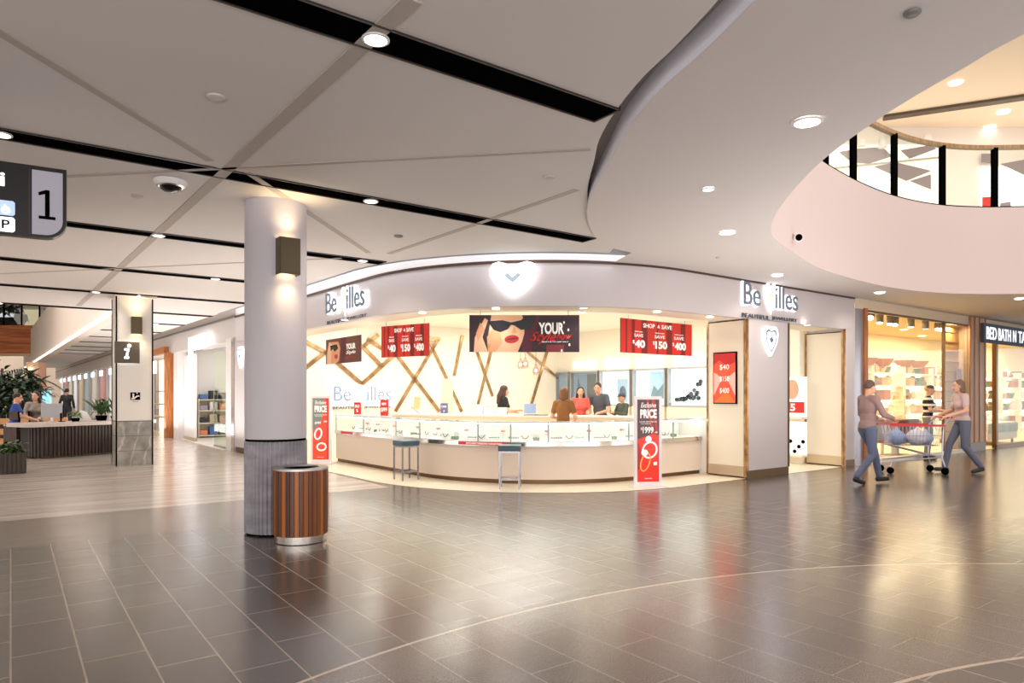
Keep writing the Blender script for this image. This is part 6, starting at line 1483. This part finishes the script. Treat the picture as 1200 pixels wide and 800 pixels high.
person('man in a charcoal shirt leaning forward over the bench', (1.86, 14.35, 0), math.radians(150), 1.66, .22, .2, .3, dict(ell=(-.26, .14, 1.1), elr=(.25, .16, 1.1), wrl=(-.14, .38, 1.05), wrr=(.12, .4, 1.06)),
       (86, 90, 102), (40, 44, 54), (44, 32, 26), style='short', sleeve='short', female=False)
person('boy in an olive jacket and grey cap with raised hands beside the man in charcoal', (2.3, 14.1, 0), math.radians(115), 1.43, .05, .2, .1, dict(ell=(-.22, .1, 1.18), elr=(.22, .1, 1.18), wrl=(-.1, .32, 1.22), wrr=(.08, .34, 1.24)),
       (78, 88, 76), (50, 54, 62), (60, 44, 34), style='cap', sleeve='long', female=False, extra=(70, 76, 92))
# shopper by the homeware window
person('fair-haired shopper in a black and white striped top standing at the homeware window', (9.0, 14.78, 0), math.radians(-115), 1.6, .03, 0, .1, dict(ell=(-.2, .03, 1.13), elr=(.2, .03, 1.13), wrl=(-.13, .24, 1.12), wrr=(.13, .26, 1.12)),
       (26, 26, 30), (128, 128, 134), (206, 160, 100), style='cap', sleeve='short', stripes=True, extra=(196, 150, 92))
# two shoppers passing by
WALK1 = dict(hil=(-.085, 0, .9), hir=(.085, 0, .9), knl=(-.09, .2, .53), anl=(-.09, .3, .1), tol=(-.09, .44, .06), knr=(.09, .02, .48), anr=(.09, -.27, .13), tor=(.09, -.17, .03), ell=(-.25, .08, 1.14), elr=(.25, .1, 1.14), wrl=(-.16, .33, 1.08), wrr=(.16, .35, 1.08))
WALK2 = dict(hil=(-.085, 0, .9), hir=(.085, 0, .9), knr=(.09, .18, .53), anr=(.09, .26, .09), tor=(.09, .4, .05), knl=(-.09, .0, .48), anl=(-.09, -.26, .12), tol=(-.09, -.15, .03), ell=(-.24, .06, 1.14), elr=(.24, .06, 1.14), wrl=(-.2, .34, 1.04), wrr=(.2, .34, 1.04))
p = at(1021, 567, 0)
person('shopper in mauve top and blue jeans striding past the jewellery shop pier', (p.x-.06, p.y, 0), math.radians(-78), 1.62, .05, 0, .05, WALK1, (150, 122, 118), (92, 100, 124), (96, 72, 60), (22, 20, 22), 'short', 'long', female=False)
q = at(1128, 554, 0)
person('shopper in a pale pink top and grey trousers pushing the trolley', (q.x, q.y, 0), math.radians(84), 1.66, .08, 0, .08, WALK2, (206, 178, 174), (104, 108, 126), (120, 90, 70), (34, 34, 38), 'bob', 'short')
# trolley
t = thing('shopping_trolley', 'wire shopping trolley with red handle carrying pale blue bags, pushed past the homeware window', 'trolley', (q.x-.86, q.y+.02, 0), math.radians(-6))
wm = mat('trolley wire', rgb(176, 176, 184), .3, .8)
def basket(mb, x0, x1, y0, y1, z0, z1, nx, ny):
    ins = .06
    for k in range(nx+1):
        x = x0+(x1-x0)*k/nx; xi = x0+ins+(x1-x0-2*ins)*k/nx
        for y, yi in ((y0, y0+ins), (y1, y1-ins)): mb.tube([(xi, yi, z0), (x, y, z1)], .004, 5)
        mb.tube([(xi, y0+ins, z0), (xi, y1-ins, z0)], .004, 5)
    for k in range(ny+1):
        y = y0+(y1-y0)*k/ny; yi = y0+ins+(y1-y0-2*ins)*k/ny
        for x, xi in ((x0, x0+ins), (x1, x1-ins)): mb.tube([(xi, yi, z0), (x, y, z1)], .004, 5)
    for z, f in ((z0, 1), ((z0+z1)/2, .5), (z1, 0)):
        i = ins*f; mb.tube([(x0+i, y0+i, z), (x1-i, y0+i, z), (x1-i, y1-i, z), (x0+i, y1-i, z), (x0+i, y0+i, z)], .006, 6)
mb = MB(); basket(mb, -.5, .38, -.27, .27, .5, .86, 14, 8); obj('wire_basket', mb, wm, t)
mb = MB()
for a in (-1, 1):
    mb.tube([(.5, a*.25, 1.0), (.38, a*.25, .86), (.36, a*.24, .3), (.4, a*.26, .14)], .012, 8); mb.tube([(.36, a*.24, .3), (-.45, a*.2, .22), (-.48, a*.2, .13)], .012, 8)
    mb.tube([(-.42, a*.22, .5), (.36, a*.24, .3)], .01, 8)
obj('chassis', mb, wm, t)
mb = MB(); mb.tube([(.5, -.28, 1.0), (.5, .28, 1.0)], .018, 10); obj('handle', mb, mat('handle red', rgb(206, 40, 50), .4), t)
mb = MB(); mb.box(-.52, .4, -.28, -.265, .84, .875); mb.box(-.52, .4, .265, .28, .84, .875); obj('red_rim', mb, mat('handle red', rgb(206, 40, 50), .4), t)
for x, y in ((.4, -.26), (.4, .26), (-.48, -.2), (-.48, .2)):
    mb = MB(); mb.cyl(0, 0, -.015, .015, .06, 16, M=Matrix.Translation((x, y, .06)) @ Matrix.Rotation(PI/2, 4, 'X')); obj('wheel', mb, M_BLACK, t)
for k, (x, y, c, lab, sz) in enumerate([(-.28, .05, (150, 168, 210), 'pale blue shopping bag at the front of the trolley', .16), (.02, -.06, (214, 214, 224), 'white shopping bag in the middle of the trolley', .17), (.22, .08, (170, 184, 216), 'blue grey shopping bag at the handle end of the trolley', .14)]):
    mb = MB(); mb.ball((0, 0, sz*.75), (sz, sz*1.05, sz*.85), 14); mb.cone((0, 0, sz*1.4), (.02, 0, sz*1.75), .05, .03, 10)
    R_ = Matrix.Rotation(math.radians(-6), 3, 'Z'); tag(remesh(mb, .014, 'shopping_bag', mat('bag %d' % k, rgb(*c), .6), None, 3), lab, 'bag'); o = bpy.data.objects['shopping_bag' if k == 0 else 'shopping_bag.%03d' % k]; o.location = Vector((q.x-.86, q.y+.02, .51)) + R_ @ Vector((x, y, 0))
# slatted display crate in front of the homeware window
p = at(1049, 536, 0)
t = thing('slatted_stand', 'red-brown slatted display crate on a white pedestal before the homeware window', 'display stand', W(u_on(1049, 7.35), 7.35, .01), A)
bw = mat('crate brown', rgb(130, 62, 42), .5)
mb = MB(); mb.box(-.5, .5, -.3, .3, .78, .83); obj('top_board', mb, bw, t)
mb = MB(); mb.box(-.5, .5, -.3, .3, .3, .34); obj('base_board', mb, bw, t)
for k in range(11):
    x = -.47+.094*k
    mb = MB(); mb.box(x-.018, x+.018, -.3, -.27, .34, .78); obj('slat', mb, bw, t)
mb = MB(); mb.box(-.5, .5, .26, .3, .34, .78); obj('rear_board', mb, mat('crate light', rgb(236, 220, 200), .6), t)
mb = MB(); mb.box(-.06, .06, -.06, .06, .03, .3); mb.box(-.45, .45, -.22, .22, 0, .03); obj('pedestal', mb, M_WHITE, t)
tag(obj('red_cushion', (lambda b: (b.ball((0, 0, .12), (.16, .1, .12), 14), b)[1])(MB()), mat('cushion red', rgb(206, 56, 36), .6), loc=W(u_on(1053, 7.35), 7.38, .352), rz=A, smooth=60), 'red cushion lying inside the slatted crate', 'cushion')
# people at the information desk
SEAT = dict(hil=(-.09, 0, .72), hir=(.09, 0, .72), pel=(0, 0, .76), knl=(-.1, .4, .7), knr=(.1, .4, .7), anl=(-.1, .38, .28), anr=(.1, .38, .28), tol=(-.1, .52, .24), tor=(.1, .52, .24))
def seated(dz, **k):
    J = dict(SEAT)
    J.update(wai=(0, .02, .9), che=(0, .03, 1.07), shl=(-.155, .03, 1.2), shr=(.155, .03, 1.2), nek=(0, .03, 1.24), hed=(0, .06, 1.385), ell=(-.21, .14, .96), elr=(.21, .14, .96), wrl=(-.1, .36, .88), wrr=(.1, .36, .88)); J.update(k)
    return {a: (x, y, z+dz) for a, (x, y, z) in J.items()}
pd = atY(42, 462, 16.0)
person('dark-haired woman in a grey checked jacket seated behind the information desk', (pd.x, pd.y, 0), hd+math.radians(150), 1.66, 0, -.5, .1, seated(0), (150, 138, 126), (50, 50, 56), (40, 26, 20), style='long', sleeve='long')
pc = at(22, 536, 0)
person('person in a blue shirt seated on the outer high chair at the desk', ((17-600)/F*15.3, 15.3, 0), math.radians(-60), 1.62, 0, 0, .2, seated(.0), (44, 72, 150), (40, 60, 120), (48, 28, 22), style='short', sleeve='short')
ps = atY(78.5, 462, 26); person('figure in dark clothes standing far behind the information desk', (ps.x, 26, 0), math.radians(10), 1.62, 0, 0, 0, None, (20, 18, 22), (34, 36, 44), (24, 18, 16), style='short', sleeve='long', female=False)
